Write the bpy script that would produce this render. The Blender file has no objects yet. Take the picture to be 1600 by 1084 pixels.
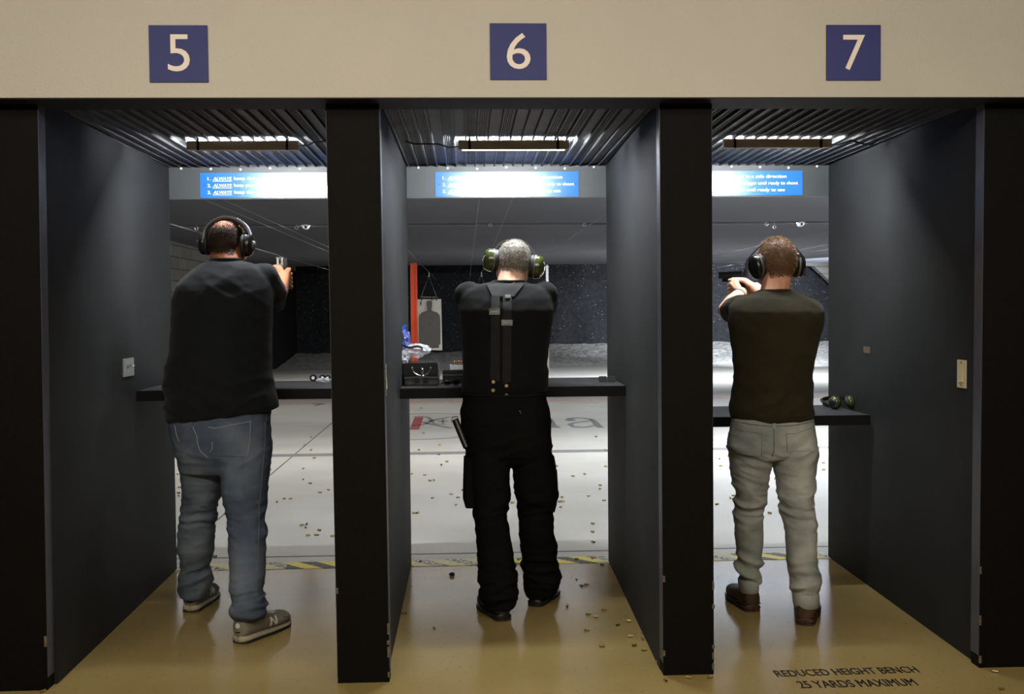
import bpy, bmesh, math, random
import numpy as np
from mathutils import Vector, Matrix, noise
from mathutils.bvhtree import BVHTree
random.seed(7)
SC = bpy.context.scene
COL = SC.collection
R = math.radians

# ------------------------------------------------------------------ camera
F, CX, CD, CH, YAW, PIT, ROL = 1667.56, -.2196, 4.1805, 1.4669, .0428, -.0356, -.0092
CAM = Vector((CX, -CD, CH))
def ray(u, v):
    a, b = u-800, v-542
    c, s = math.cos(ROL), math.sin(ROL)
    U, W = c*a+s*b, -s*a+c*b
    x, y2, z2 = U, F, -W
    c, s = math.cos(PIT), math.sin(PIT)
    y, z = c*y2-s*z2, s*y2+c*z2
    c, s = math.cos(YAW), math.sin(YAW)
    return Vector((c*x+s*y, -s*x+c*y, z))
def atY(u, v, Y):
    r = ray(u, v); return CAM + r*((Y+CD)/r.y)
def atZ(u, v, Z=0.0):
    r = ray(u, v); return CAM + r*((Z-CH)/r.z)
def atX(u, v, X):
    r = ray(u, v); return CAM + r*((X-CX)/r.x)
cd = bpy.data.cameras.new('camera'); cam = bpy.data.objects.new('camera', cd); COL.objects.link(cam)
cd.sensor_width = 36.0; cd.lens = F/1600*36.0; cd.clip_start = .05; cd.clip_end = 200
fw = ray(800, 542).normalized(); rt = (ray(900, 542)-ray(700, 542)).normalized(); up = rt.cross(fw).normalized()
cam.matrix_world = Matrix(((rt.x, up.x, -fw.x, CAM.x), (rt.y, up.y, -fw.y, CAM.y), (rt.z, up.z, -fw.z, CAM.z), (0, 0, 0, 1)))
SC.camera = cam

# ------------------------------------------------------------------ world, lights, exposure
vs = SC.view_settings
vs.view_transform = 'Standard'; vs.look = 'None'; vs.gamma = 1.0; vs.use_curve_mapping = False; vs.exposure = 0.0
w = bpy.data.worlds.new('world'); SC.world = w; w.use_nodes = True
w.node_tree.nodes['Background'].inputs[0].default_value = (.55, .47, .36, 1)
w.node_tree.nodes['Background'].inputs[1].default_value = .035
def area(name, loc, target, size, sy, power, col, spread=180):
    l = bpy.data.lights.new(name, 'AREA'); l.shape = 'RECTANGLE'; l.size = size; l.size_y = sy
    l.energy = power; l.color = col; l.spread = R(spread)
    o = bpy.data.objects.new(name, l); COL.objects.link(o); o.location = loc
    d = Vector(target)-Vector(loc); o.rotation_euler = d.to_track_quat('-Z', 'Y').to_euler()
    return o
def spot(name, loc, target, power, col, ang, blend=.6, rad=.15):
    l = bpy.data.lights.new(name, 'SPOT'); l.energy = power; l.color = col; l.spot_size = R(ang); l.spot_blend = blend; l.shadow_soft_size = rad
    o = bpy.data.objects.new(name, l); COL.objects.link(o); o.location = loc
    d = Vector(target)-Vector(loc); o.rotation_euler = d.to_track_quat('-Z', 'Y').to_euler()
    return o
# the customer side: warm ceiling panels behind the camera
area('lobby_light', (-.3, -2.0, 3.05), (-.2, -1.0, 0), 6.0, .5, 55, (1, .91, .76))
area('lobby_light', (-.2, -3.7, 3.05), (-.1, -1.0, .6), 6.0, .5, 190, (1, .91, .77))
# range lamps above and beyond the firing line
area('range_lamp', (-1.6, 2.3, 2.5), (-1.6, 4.0, 0), 6.0, .3, 34, (1, .98, .92))
area('range_lamp', (3.6, 2.3, 2.5), (3.6, 4.0, 0), 4.0, .3, 50, (.92, .96, 1))
for y_, z_, p_ in ((6.5, 2.66, 66), (11.52, 2.716, 95), (17.0, 2.58, 75)):
    sp_ = 180 if 11 < y_ < 12 else (128 if y_ < 7 else 150)
    dy_ = 1.2 if y_ > 12 else (-.5 if y_ > 11 else .01)
    area('range_lamp', (-1.6, y_, z_), (-1.6, y_+dy_, 0), 6.4, .05, p_, (1, .98, .93), sp_)
    area('range_lamp', (5.6, y_, z_), (5.6, y_+dy_, 0), 7.0, .05, p_*(2.6 if 11 < y_ < 12 else 6.5), (.86, .93, 1), sp_)
spot('trap_spot', (8.5, 19.0, 2.2), (6.9, 26.5, .5), 5500, (.80, .88, 1), 70, .9)

# ------------------------------------------------------------------ materials
def lin(c):
    c = c/255.0
    return c/12.92 if c <= .04045 else ((c+.055)/1.055)**2.4
def rgb(r, g, b): return (lin(r), lin(g), lin(b), 1)
MATS = {}
def mat(name, col, rough=.6, metal=0, var=0, vscale=8, bump=0, bscale=60, col2=None, spec=.5, emit=None, estr=0, trans=0, alpha=1, coat=0, stretch=None, sheen=0):
    if name in MATS: return MATS[name]
    m = bpy.data.materials.new(name); m.use_nodes = True; nt = m.node_tree; N = nt.nodes; L = nt.links
    b = N['Principled BSDF']
    b.inputs['Roughness'].default_value = rough; b.inputs['Metallic'].default_value = metal
    b.inputs['Specular IOR Level'].default_value = spec; b.inputs['Coat Weight'].default_value = coat
    b.inputs['Transmission Weight'].default_value = trans; b.inputs['Alpha'].default_value = alpha
    b.inputs['Sheen Weight'].default_value = sheen
    tc = N.new('ShaderNodeTexCoord'); src = tc.outputs['Object']
    if stretch:
        mp = N.new('ShaderNodeMapping'); mp.inputs['Scale'].default_value = stretch
        L.new(src, mp.inputs[0]); src = mp.outputs[0]
    if var or col2:
        n = N.new('ShaderNodeTexNoise'); n.inputs['Scale'].default_value = vscale; n.inputs['Detail'].default_value = 6
        L.new(src, n.inputs['Vector'])
        r = N.new('ShaderNodeValToRGB'); r.color_ramp.elements[0].position = .35; r.color_ramp.elements[1].position = .65
        c2 = col2 if col2 else tuple(min(1, c*(1+var)) for c in col[:3])+(1,)
        c1 = col if col2 else tuple(c*(1-var) for c in col[:3])+(1,)
        r.color_ramp.elements[0].color = c1; r.color_ramp.elements[1].color = c2
        L.new(n.outputs['Fac'], r.inputs[0]); L.new(r.outputs[0], b.inputs['Base Color'])
    else: b.inputs['Base Color'].default_value = col
    if bump:
        n2 = N.new('ShaderNodeTexNoise'); n2.inputs['Scale'].default_value = bscale; n2.inputs['Detail'].default_value = 4
        L.new(src, n2.inputs['Vector'])
        bp = N.new('ShaderNodeBump'); bp.inputs['Strength'].default_value = bump; bp.inputs['Distance'].default_value = .01
        L.new(n2.outputs['Fac'], bp.inputs['Height']); L.new(bp.outputs[0], b.inputs['Normal'])
    if emit:
        b.inputs['Emission Color'].default_value = emit; b.inputs['Emission Strength'].default_value = estr
    MATS[name] = m
    return m
M = dict(
  header=mat('header_paint', rgb(175, 169, 157), .6, var=.035, vscale=1.3, bump=.22, bscale=140),
  post=mat('post_paint', rgb(9, 8, 5), .7, var=.3, vscale=60, bump=.06, bscale=300, spec=.12),
  partition=mat('partition_paint', rgb(27, 28, 28), .72, var=.18, vscale=3.5, bump=.12, bscale=90, spec=0.3),
  edge=mat('edge_trim', rgb(70, 72, 82), .45, var=.1),
  rib=mat('corrugated_black', rgb(72, 73, 74), .55, var=.3, vscale=6, spec=.4),
  backpanel=mat('back_panel', rgb(50, 53, 54), .5, var=.08, vscale=4),
  bench=mat('bench_top', rgb(52, 52, 54), .55, var=.12, vscale=20, bump=.1, bscale=200, spec=0.3),
  benchedge=mat('bench_edge', rgb(8, 8, 7), .6, spec=.2),
  rceil=mat('range_ceiling', rgb(98, 98, 104), .8, var=.06, vscale=1.2, stretch=(1, .3, 1), spec=0.1),
  black=mat('black_plastic', rgb(16, 16, 17), .35, var=.1),
  dblack=mat('dull_black', rgb(12, 12, 12), .7),
  rubber=mat('rubber', rgb(24, 24, 24), .75),
  white=mat('white_paint', rgb(235, 235, 235), .5),
  bolt=mat('bolt_white', rgb(225, 228, 230), .4),
  steel=mat('brushed_steel', rgb(176, 174, 168), .35, metal=.85, var=.08, vscale=40),
  dsteel=mat('dark_steel', rgb(60, 60, 62), .35, metal=.8),
  chrome=mat('chrome', rgb(215, 215, 215), .12, metal=1),
  beige=mat('beige_plate', rgb(200, 188, 156), .45),
  brass=mat('brass', rgb(176, 154, 104), .35, metal=.8, var=.2, vscale=90),
  orange=mat('orange_paint', rgb(255, 84, 30), .5, var=.08, vscale=4),
  paper=mat('target_paper', rgb(215, 212, 205), .8),
  ink=mat('target_ink', rgb(66, 64, 60), .8),
  ink2=mat('target_line', rgb(110, 108, 104), .8),
  sky=mat('cyan_sign', rgb(34, 100, 178), .27, coat=.5),
  navy=mat('navy_sign', rgb(24, 32, 96), .45, spec=.25, var=.05, vscale=3),
  digit=mat('sign_digit', rgb(216, 204, 190), .5),
  cable=mat('cable_grey', rgb(110, 110, 112), .5, metal=.3),
  cord=mat('cord_dark', rgb(44, 42, 40), .5),
  stencil=mat('floor_stencil', rgb(18, 14, 9), .6, spec=.2),
  fgrey=mat('floor_paint_grey', rgb(112, 112, 112), .5, var=.15, vscale=14),
  fred=mat('floor_paint_red', rgb(150, 62, 62), .5, var=.2, vscale=10),
  fpink=mat('floor_line_red', rgb(198, 160, 152), .5, var=.2, vscale=10),
  skin_a=mat('skin_medium', rgb(150, 98, 70), .65, spec=.25, var=.1, vscale=18),
  skin_b=mat('skin_fair', rgb(205, 160, 136), .5, var=.08, vscale=18),
  skin_c=mat('skin_ruddy', rgb(206, 150, 122), .5, var=.1, vscale=18),
  eye=mat('eye_white', rgb(225, 222, 215), .2),
  tee_a=mat('tee_black_blue', rgb(16, 18, 22), .85, var=.15, vscale=10, bump=.2, bscale=400, sheen=.08, spec=0.12),
  tee_b=mat('shirt_black', rgb(13, 13, 13), .85, var=.15, vscale=10, bump=.2, bscale=400, sheen=.05, spec=0.1),
  tee_c=mat('tee_olive', rgb(44, 39, 25), .85, var=.12, vscale=10, bump=.2, bscale=400, sheen=.05, spec=0.1),
  denim_a=mat('denim_blue', rgb(66, 76, 92), .85, col2=rgb(106, 115, 126), vscale=4.5, bump=.3, bscale=500, spec=0.15),
  denim_c=mat('denim_pale', rgb(126, 130, 128), .85, col2=rgb(176, 177, 168), vscale=5, bump=.3, bscale=500, spec=0.15),
  stitch=mat('denim_stitch', rgb(150, 150, 150), .8),
  stitchd=mat('denim_stitch_dark', rgb(84, 88, 92), .8),
  cargo=mat('cargo_black', rgb(14, 14, 13), .9, var=.15, vscale=8, bump=.2, bscale=300, spec=0.08),
  strap=mat('strap_black', rgb(21, 20, 19), .7, bump=.3, bscale=500, spec=0.2),
  buckle=mat('buckle', rgb(50, 50, 50), .35),
  button=mat('button_brass', rgb(196, 168, 130), .35, metal=.6),
  suede=mat('suede_grey', rgb(118, 114, 100), .9, var=.1, vscale=40),
  mesh=mat('shoe_mesh', rgb(96, 96, 94), .85, var=.15, vscale=150),
  midsole=mat('midsole', rgb(160, 153, 130), .7),
  outsole=mat('outsole', rgb(34, 30, 26), .8),
  lace=mat('lace', rgb(206, 204, 196), .8),
  leather=mat('boot_leather', rgb(62, 44, 28), .5, var=.35, vscale=14),
  bootsole=mat('boot_sole', rgb(58, 36, 27), .55),
  bleather=mat('black_leather', rgb(24, 22, 20), .38, var=.1),
  hair_a=mat('hair_black', rgb(38, 25, 18), .75, var=.3, vscale=60, spec=0.2),
  hair_b=mat('hair_grey', rgb(104, 98, 90), .6, var=.45, vscale=90, spec=0.3),
  hair_c=mat('hair_brown', rgb(90, 64, 43), .6, var=.3, vscale=60, spec=0.3),
  strand_b=mat('strand_silver', rgb(150, 145, 136), .6, spec=.2, col2=rgb(66, 60, 54), vscale=140),
  strand_c=mat('strand_blond', rgb(160, 128, 92), .6, spec=.2, col2=rgb(84, 58, 38), vscale=60),
  strand_a=mat('strand_black', rgb(34, 24, 18), .8, spec=.05),
  olive=mat('cup_green', rgb(54, 60, 24), .22, coat=.4),
  muffblk=mat('cup_black', rgb(24, 24, 24), .25),
  muffgrey=mat('cup_grey', rgb(92, 92, 84), .4, metal=.3),
  bandgrey=mat('band_grey', rgb(120, 122, 126), .4),
  cushion=mat('cushion', rgb(18, 18, 18), .6),
  case=mat('case_grey', rgb(46, 48, 46), .5),
  zipblue=mat('bag_zip_blue', rgb(40, 84, 210), .25, emit=None),
  bag=mat('clear_bag', rgb(215, 218, 222), .15, alpha=.55, bump=.6, bscale=40),
  bag_b=mat('blue_bag_film', rgb(96, 112, 190), .15, alpha=.6, bump=.6, bscale=40),
  ammo=mat('ammo_tray', rgb(168, 168, 170), .5),
  copper=mat('copper_tip', rgb(190, 110, 70), .3, metal=.9),
  fixture=mat('fixture_grey', rgb(205, 197, 184), .5),
  tape=mat('tan_tape', rgb(84, 70, 46), .8),
  wood=mat('chipped_wood', rgb(96, 86, 72), .9, var=.3, vscale=60),
)
def lamp_mat():
    m = bpy.data.materials.new('led_tube'); m.use_nodes = True
    b = m.node_tree.nodes['Principled BSDF']; b.inputs['Base Color'].default_value = (1, 1, 1, 1)
    b.inputs['Emission Color'].default_value = (.91, .96, 1, 1); b.inputs['Emission Strength'].default_value = 800
    return m
M['tube'] = lamp_mat()

def nt_new(name):
    m = bpy.data.materials.new(name); m.use_nodes = True
    return m, m.node_tree.nodes, m.node_tree.links, m.node_tree.nodes['Principled BSDF']
def floor_mat():
    m, N, L, b = nt_new('polished_concrete')
    tc = N.new('ShaderNodeTexCoord'); sp = N.new('ShaderNodeSeparateXYZ'); L.new(tc.outputs['Object'], sp.inputs[0])
    n1 = N.new('ShaderNodeTexNoise'); n1.inputs['Scale'].default_value = 1.1; n1.inputs['Detail'].default_value = 5
    n2 = N.new('ShaderNodeTexNoise'); n2.inputs['Scale'].default_value = 60; n2.inputs['Detail'].default_value = 3
    L.new(tc.outputs['Object'], n1.inputs['Vector']); L.new(tc.outputs['Object'], n2.inputs['Vector'])
    # tan sealed slab in the stalls, plain grey slab down range
    st = N.new('ShaderNodeMapRange'); st.inputs['From Min'].default_value = 1.895; st.inputs['From Max'].default_value = 1.905
    L.new(sp.outputs['Y'], st.inputs['Value'])
    r1 = N.new('ShaderNodeValToRGB'); r1.color_ramp.elements[0].position = .3; r1.color_ramp.elements[1].position = .7
    r1.color_ramp.elements[0].color = rgb(138, 119, 74); r1.color_ramp.elements[1].color = rgb(158, 138, 89)
    r2 = N.new('ShaderNodeValToRGB'); r2.color_ramp.elements[0].position = .3; r2.color_ramp.elements[1].position = .7
    r2.color_ramp.elements[0].color = rgb(176, 173, 166); r2.color_ramp.elements[1].color = rgb(194, 192, 186)
    L.new(n1.outputs['Fac'], r1.inputs[0]); L.new(n1.outputs['Fac'], r2.inputs[0])
    mx = N.new('ShaderNodeMix'); mx.data_type = 'RGBA'; L.new(st.outputs[0], mx.inputs['Factor']); L.new(r1.outputs[0], mx.inputs['A']); L.new(r2.outputs[0], mx.inputs['B'])
    sk = N.new('ShaderNodeValToRGB'); sk.color_ramp.elements[0].position = .24; sk.color_ramp.elements[1].position = .36
    sk.color_ramp.elements[0].color = (.45, .42, .36, 1); sk.color_ramp.elements[1].color = (1, 1, 1, 1)
    L.new(n2.outputs['Fac'], sk.inputs[0])
    mu = N.new('ShaderNodeMix'); mu.data_type = 'RGBA'; mu.blend_type = 'MULTIPLY'; mu.inputs['Factor'].default_value = 1
    L.new(mx.outputs['Result'], mu.inputs['A']); L.new(sk.outputs[0], mu.inputs['B']); L.new(mu.outputs['Result'], b.inputs['Base Color'])
    rr = N.new('ShaderNodeMapRange'); L.new(st.outputs[0], rr.inputs['Value']); rr.inputs['To Min'].default_value = .19; rr.inputs['To Max'].default_value = .42
    L.new(rr.outputs[0], b.inputs['Roughness'])
    bp = N.new('ShaderNodeBump'); bp.inputs['Strength'].default_value = .04; L.new(n2.outputs['Fac'], bp.inputs['Height']); L.new(bp.outputs[0], b.inputs['Normal'])
    return m
M['floor'] = floor_mat()
def hazard_mat():
    m, N, L, b = nt_new('hazard_stripes')
    tc = N.new('ShaderNodeTexCoord'); sp = N.new('ShaderNodeSeparateXYZ'); L.new(tc.outputs['Object'], sp.inputs[0])
    a = N.new('ShaderNodeMath'); a.operation = 'MULTIPLY_ADD'; L.new(sp.outputs['Y'], a.inputs[0]); a.inputs[1].default_value = 1.0; L.new(sp.outputs['X'], a.inputs[2])
    d = N.new('ShaderNodeMath'); d.operation = 'MULTIPLY'; d.inputs[1].default_value = 1/.21; L.new(a.outputs[0], d.inputs[0])
    f = N.new('ShaderNodeMath'); f.operation = 'FRACT'; L.new(d.outputs[0], f.inputs[0])
    g = N.new('ShaderNodeMath'); g.operation = 'GREATER_THAN'; g.inputs[1].default_value = .5; L.new(f.outputs[0], g.inputs[0])
    mx = N.new('ShaderNodeMix'); mx.data_type = 'RGBA'; L.new(g.outputs[0], mx.inputs['Factor']); mx.inputs['A'].default_value = rgb(84, 80, 70); mx.inputs['B'].default_value = rgb(232, 214, 92)
    n = N.new('ShaderNodeTexNoise'); n.inputs['Scale'].default_value = 45; n.inputs['Detail'].default_value = 6; L.new(tc.outputs['Object'], n.inputs['Vector'])
    # worn patches where people stand: mask by distance from each stall centre
    m1 = N.new('ShaderNodeMath'); m1.operation = 'ADD'; m1.inputs[1].default_value = .65+.12+1.3*4; L.new(sp.outputs['X'], m1.inputs[0])
    m2 = N.new('ShaderNodeMath'); m2.operation = 'DIVIDE'; m2.inputs[1].default_value = 1.3; L.new(m1.outputs[0], m2.inputs[0])
    m3 = N.new('ShaderNodeMath'); m3.operation = 'FRACT'; L.new(m2.outputs[0], m3.inputs[0])
    m4 = N.new('ShaderNodeMath'); m4.operation = 'LESS_THAN'; m4.inputs[1].default_value = .62; L.new(m3.outputs[0], m4.inputs[0])
    th = N.new('ShaderNodeMath'); th.operation = 'MULTIPLY_ADD'; th.inputs[1].default_value = .16; th.inputs[2].default_value = .36; L.new(m4.outputs[0], th.inputs[0])
    ls = N.new('ShaderNodeMath'); ls.operation = 'LESS_THAN'; L.new(n.outputs['Fac'], ls.inputs[0]); L.new(th.outputs[0], ls.inputs[1])
    mw = N.new('ShaderNodeMix'); mw.data_type = 'RGBA'; L.new(ls.outputs[0], mw.inputs['Factor']); L.new(mx.outputs['Result'], mw.inputs['A']); mw.inputs['B'].default_value = rgb(196, 194, 184)
    L.new(mw.outputs['Result'], b.inputs['Base Color']); b.inputs['Roughness'].default_value = .5
    return m
M['hazard'] = hazard_mat()
def block_mat():
    m, N, L, b = nt_new('painted_block')
    tc = N.new('ShaderNodeTexCoord'); sp = N.new('ShaderNodeSeparateXYZ'); cb = N.new('ShaderNodeCombineXYZ')
    L.new(tc.outputs['Object'], sp.inputs[0]); L.new(sp.outputs['Y'], cb.inputs['X']); L.new(sp.outputs['Z'], cb.inputs['Y'])
    br = N.new('ShaderNodeTexBrick'); br.inputs['Scale'].default_value = 1; br.inputs['Brick Width'].default_value = .6; br.inputs['Row Height'].default_value = .2
    br.inputs['Mortar Size'].default_value = .012
    br.inputs['Color1'].default_value = rgb(150, 148, 140); br.inputs['Color2'].default_value = rgb(136, 134, 128); br.inputs['Mortar'].default_value = rgb(96, 94, 90)
    L.new(cb.outputs[0], br.inputs['Vector']); L.new(br.outputs['Color'], b.inputs['Base Color']); b.inputs['Roughness'].default_value = .8
    return m
M['block'] = block_mat()
def trap_mat(name, base, speck, th):
    m, N, L, b = nt_new(name)
    tc = N.new('ShaderNodeTexCoord')
    v = N.new('ShaderNodeTexVoronoi'); v.inputs['Scale'].default_value = 17; L.new(tc.outputs['Object'], v.inputs['Vector'])
    sp = N.new('ShaderNodeSeparateXYZ'); L.new(v.outputs['Color'], sp.inputs[0])
    t = N.new('ShaderNodeMath'); t.operation = 'MULTIPLY'; t.inputs[1].default_value = th; L.new(sp.outputs['X'], t.inputs[0])
    t2 = N.new('ShaderNodeMath'); t2.operation = 'POWER'; t2.inputs[1].default_value = 2.0; L.new(t.outputs[0], t2.inputs[0])
    ls = N.new('ShaderNodeMath'); ls.operation = 'LESS_THAN'; L.new(v.outputs['Distance'], ls.inputs[0]); L.new(t2.outputs[0], ls.inputs[1])
    n = N.new('ShaderNodeTexNoise'); n.inputs['Scale'].default_value = 9; n.inputs['Detail'].default_value = 8; L.new(tc.outputs['Object'], n.inputs['Vector'])
    r = N.new('ShaderNodeValToRGB'); r.color_ramp.elements[0].position = .35; r.color_ramp.elements[1].position = .7
    r.color_ramp.elements[0].color = tuple(c*.6 for c in base[:3])+(1,); r.color_ramp.elements[1].color = tuple(c*1.5 for c in base[:3])+(1,)
    L.new(n.outputs['Fac'], r.inputs[0])
    mx = N.new('ShaderNodeMix'); mx.data_type = 'RGBA'; L.new(ls.outputs[0], mx.inputs['Factor']); L.new(r.outputs[0], mx.inputs['A']); mx.inputs['B'].default_value = speck
    L.new(mx.outputs['Result'], b.inputs['Base Color']); b.inputs['Roughness'].default_value = .85
    bp = N.new('ShaderNodeBump'); bp.inputs['Strength'].default_value = .6; bp.inputs['Distance'].default_value = .05; L.new(n.outputs['Fac'], bp.inputs['Height']); L.new(bp.outputs[0], b.inputs['Normal'])
    return m
M['trap'] = trap_mat('rubber_trap', rgb(30, 31, 34), rgb(150, 155, 162), .46)
M['berm'] = trap_mat('rubber_crumb_berm', rgb(178, 176, 170), rgb(110, 110, 108), .36)

# ------------------------------------------------------------------ object helpers
def tag(o, label=None, cat=None, group=None, kind=None):
    if label: o['label'] = label
    if cat: o['category'] = cat
    if group: o['group'] = group
    if kind: o['kind'] = kind
    return o
def finish(name, me, m, parent=None, smooth=False, ang=None):
    o = bpy.data.objects.new(name, me); COL.objects.link(o)
    if not isinstance(m, (list, tuple)): m = [m]
    for x in m:
        if x is not None: me.materials.append(x)
    if smooth:
        me.polygons.foreach_set('use_smooth', [True]*len(me.polygons))
        if ang:
            try: me.set_sharp_from_angle(angle=R(ang))
            except Exception: pass
    if parent is not None:
        o.parent = parent
        if parent.type == 'EMPTY': o.matrix_parent_inverse = Matrix.Translation(-parent.location)
    return o
def obj(name, bm, m, parent=None, smooth=False, ang=None):
    bmesh.ops.recalc_face_normals(bm, faces=bm.faces)
    me = bpy.data.meshes.new(name); bm.to_mesh(me); bm.free()
    return finish(name, me, m, parent, smooth, ang)
def empty(name, loc, label, cat, group=None):
    o = bpy.data.objects.new(name, None); COL.objects.link(o); o.location = loc; o.empty_display_size = .1
    return tag(o, label, cat, group)
def B(): return bmesh.new()
def box(bm, x0, x1, y0, y1, z0, z1, bev=0):
    r = bmesh.ops.create_cube(bm, size=1)
    for v in r['verts']:
        v.co = Vector(((x0+x1)/2+v.co.x*(x1-x0), (y0+y1)/2+v.co.y*(y1-y0), (z0+z1)/2+v.co.z*(z1-z0)))
    if bev:
        es = list({e for v in r['verts'] for e in v.link_edges})
        bmesh.ops.bevel(bm, geom=es, offset=bev, segments=2, affect='EDGES')
    return bm
def hexa(bm, pts):   # 8 points: bottom 4 ccw, top 4
    v = [bm.verts.new(p) for p in pts]
    for f in ((3,2,1,0),(4,5,6,7),(0,1,5,4),(1,2,6,5),(2,3,7,6),(3,0,4,7)): bm.faces.new([v[i] for i in f])
def prism(bm, pts2, to3, d):   # closed 2D outline -> solid, to3(x,y,t)
    a = [bm.verts.new(to3(x, y, 0)) for x, y in pts2]; b = [bm.verts.new(to3(x, y, d)) for x, y in pts2]
    n = len(a)
    try: bm.faces.new(a[::-1]); bm.faces.new(b)
    except Exception: pass
    for i in range(n): bm.faces.new((a[i], a[(i+1) % n], b[(i+1) % n], b[i]))
def loft(bm, rings, closed=False):
    vr = [[bm.verts.new(p) for p in r] for r in rings]; n = len(vr[0])
    for i in range(len(vr)-(0 if closed else 1)):
        a, b = vr[i], vr[(i+1) % len(vr)]
        for j in range(n): bm.faces.new((a[j], a[(j+1) % n], b[(j+1) % n], b[j]))
    if not closed:
        bm.faces.new(vr[0][::-1]); bm.faces.new(vr[-1])
def frame(d):
    d = Vector(d).normalized(); a = Vector((0, 0, 1)) if abs(d.z) < .9 else Vector((1, 0, 0))
    u = d.cross(a).normalized(); return u, d.cross(u).normalized(), d
def tube(bm, pts, r, seg=10, closed=False):
    pts = [Vector(p) for p in pts]; n = len(pts); rings = []; u = None
    rs = r if isinstance(r, (list, tuple)) else [r]*n
    for i, p in enumerate(pts):
        if closed: d = (pts[(i+1) % n]-pts[i-1])
        else: d = pts[min(i+1, n-1)]-pts[max(i-1, 0)]
        d.normalize()
        if u is None: u, v, _ = frame(d)
        else:
            u = (u-d*u.dot(d)).normalized(); v = d.cross(u).normalized()
        rings.append([p+u*(math.cos(t)*rs[i])+v*(math.sin(t)*rs[i]) for t in (2*math.pi*k/seg for k in range(seg))])
    loft(bm, rings, closed)
def capsule(bm, p0, r0, p1, r1, seg=14):
    p0 = Vector(p0); p1 = Vector(p1); u, v, d = frame(p1-p0 if (p1-p0).length > 1e-6 else (0, 0, 1)); rings = []
    def ring(c, r): rings.append([c+u*(math.cos(t)*r)+v*(math.sin(t)*r) for t in (2*math.pi*k/seg for k in range(seg))])
    for a in (-80, -60, -35, -12): ring(p0+d*(r0*math.sin(R(a))), r0*math.cos(R(a)))
    for a in (12, 35, 60, 80): ring(p1+d*(r1*math.sin(R(a))), r1*math.cos(R(a)))
    loft(bm, rings)
def ell(bm, c, r, rot=None, seg=20, rg=12):
    res = bmesh.ops.create_uvsphere(bm, u_segments=seg, v_segments=rg, radius=1)
    for v in res['verts']:
        q = Vector((v.co.x*r[0], v.co.y*r[1], v.co.z*r[2]))
        if rot: q = rot @ q
        v.co = Vector(c)+q
def hring(cx, cy, z, rx, ry, n=36, e=2.3, tilt=0):
    out = []
    for k in range(n):
        t = 2*math.pi*k/n; c, s = math.cos(t), math.sin(t)
        x = math.copysign(abs(c)**(2/e), c)*rx; y = math.copysign(abs(s)**(2/e), s)*ry
        out.append(Vector((cx+x, cy+y, z+tilt*x)))
    return out
def disc(bm, c, ax, r, t, seg=24, bev=0):   # thick disc centred on c along ax
    u, v, d = frame(ax); c = Vector(c); prof = [(-t/2, r-bev), (-t/2+bev, r), (t/2-bev, r), (t/2, r-bev)] if bev else [(-t/2, r), (t/2, r)]
    loft(bm, [[c+d*h+u*(math.cos(a)*q)+v*(math.sin(a)*q) for a in (2*math.pi*k/seg for k in range(seg))] for h, q in prof])
DG = None
def remesh(bm, voxel, smooth_it=6, fac=.5):
    bmesh.ops.recalc_face_normals(bm, faces=bm.faces)
    me = bpy.data.meshes.new('tmp'); bm.to_mesh(me); bm.free()
    o = bpy.data.objects.new('tmp', me); COL.objects.link(o)
    md = o.modifiers.new('r', 'REMESH'); md.mode = 'VOXEL'; md.voxel_size = voxel; md.adaptivity = 0
    if smooth_it:
        sm = o.modifiers.new('s', 'SMOOTH'); sm.iterations = smooth_it; sm.factor = fac
    dg = bpy.context.evaluated_depsgraph_get(); dg.update()
    out = bpy.data.meshes.new_from_object(o.evaluated_get(dg))
    bpy.data.objects.remove(o); bpy.data.meshes.remove(me)
    return out
def displace(me, fn):
    n = len(me.vertices); co = np.empty(n*3); me.vertices.foreach_get('co', co); no = np.empty(n*3); me.vertices.foreach_get('normal', no)
    co = co.reshape(-1, 3); no = no.reshape(-1, 3)
    d = np.array([fn(Vector(c), Vector(q)) for c, q in zip(co, no)])
    me.vertices.foreach_set('co', (co+no*d[:, None]).ravel()); me.update()
def bvh(me): return BVHTree.FromPolygons([v.co.copy() for v in me.vertices], [tuple(p.vertices) for p in me.polygons])
def hit(tree, u, v):
    r = ray(u, v).normalized(); h = tree.ray_cast(CAM, r)
    if h[0] is None: return None
    nn = h[1]
    if nn.dot(r) > 0: nn = -nn
    return h[0], nn
def conform(bm, quad, nu, nv, tree, off, thick=.003, fy=None):
    """solid patch following the surface; quad = 4 image points TL TR BR BL on the person's surface"""
    g = []; last = None
    for j in range(nv+1):
        row = []
        for i in range(nu+1):
            a, b = i/nu, j/nv
            x = (1-b)*((1-a)*quad[0][0]+a*quad[1][0])+b*((1-a)*quad[3][0]+a*quad[2][0])
            y = (1-b)*((1-a)*quad[0][1]+a*quad[1][1])+b*((1-a)*quad[3][1]+a*quad[2][1])
            h = hit(tree, x, y)
            if h is None: h = last
            if h is None: row.append(None); continue
            last = h; row.append((bm.verts.new(h[0]+h[1]*off), bm.verts.new(h[0]+h[1]*(off-thick))))
        g.append(row)
    for j in range(nv):
        for i in range(nu):
            q = [g[j][i], g[j][i+1], g[j+1][i+1], g[j+1][i]]
            if any(k is None for k in q): continue
            bm.faces.new([k[0] for k in q]); bm.faces.new([k[1] for k in q][::-1])
            for (a, b, c) in ((0, 1, j == 0), (1, 2, i == nu-1), (2, 3, j == nv-1), (3, 0, i == 0)):
                if c: bm.faces.new((q[b][0], q[a][0], q[a][1], q[b][1]))
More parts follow.
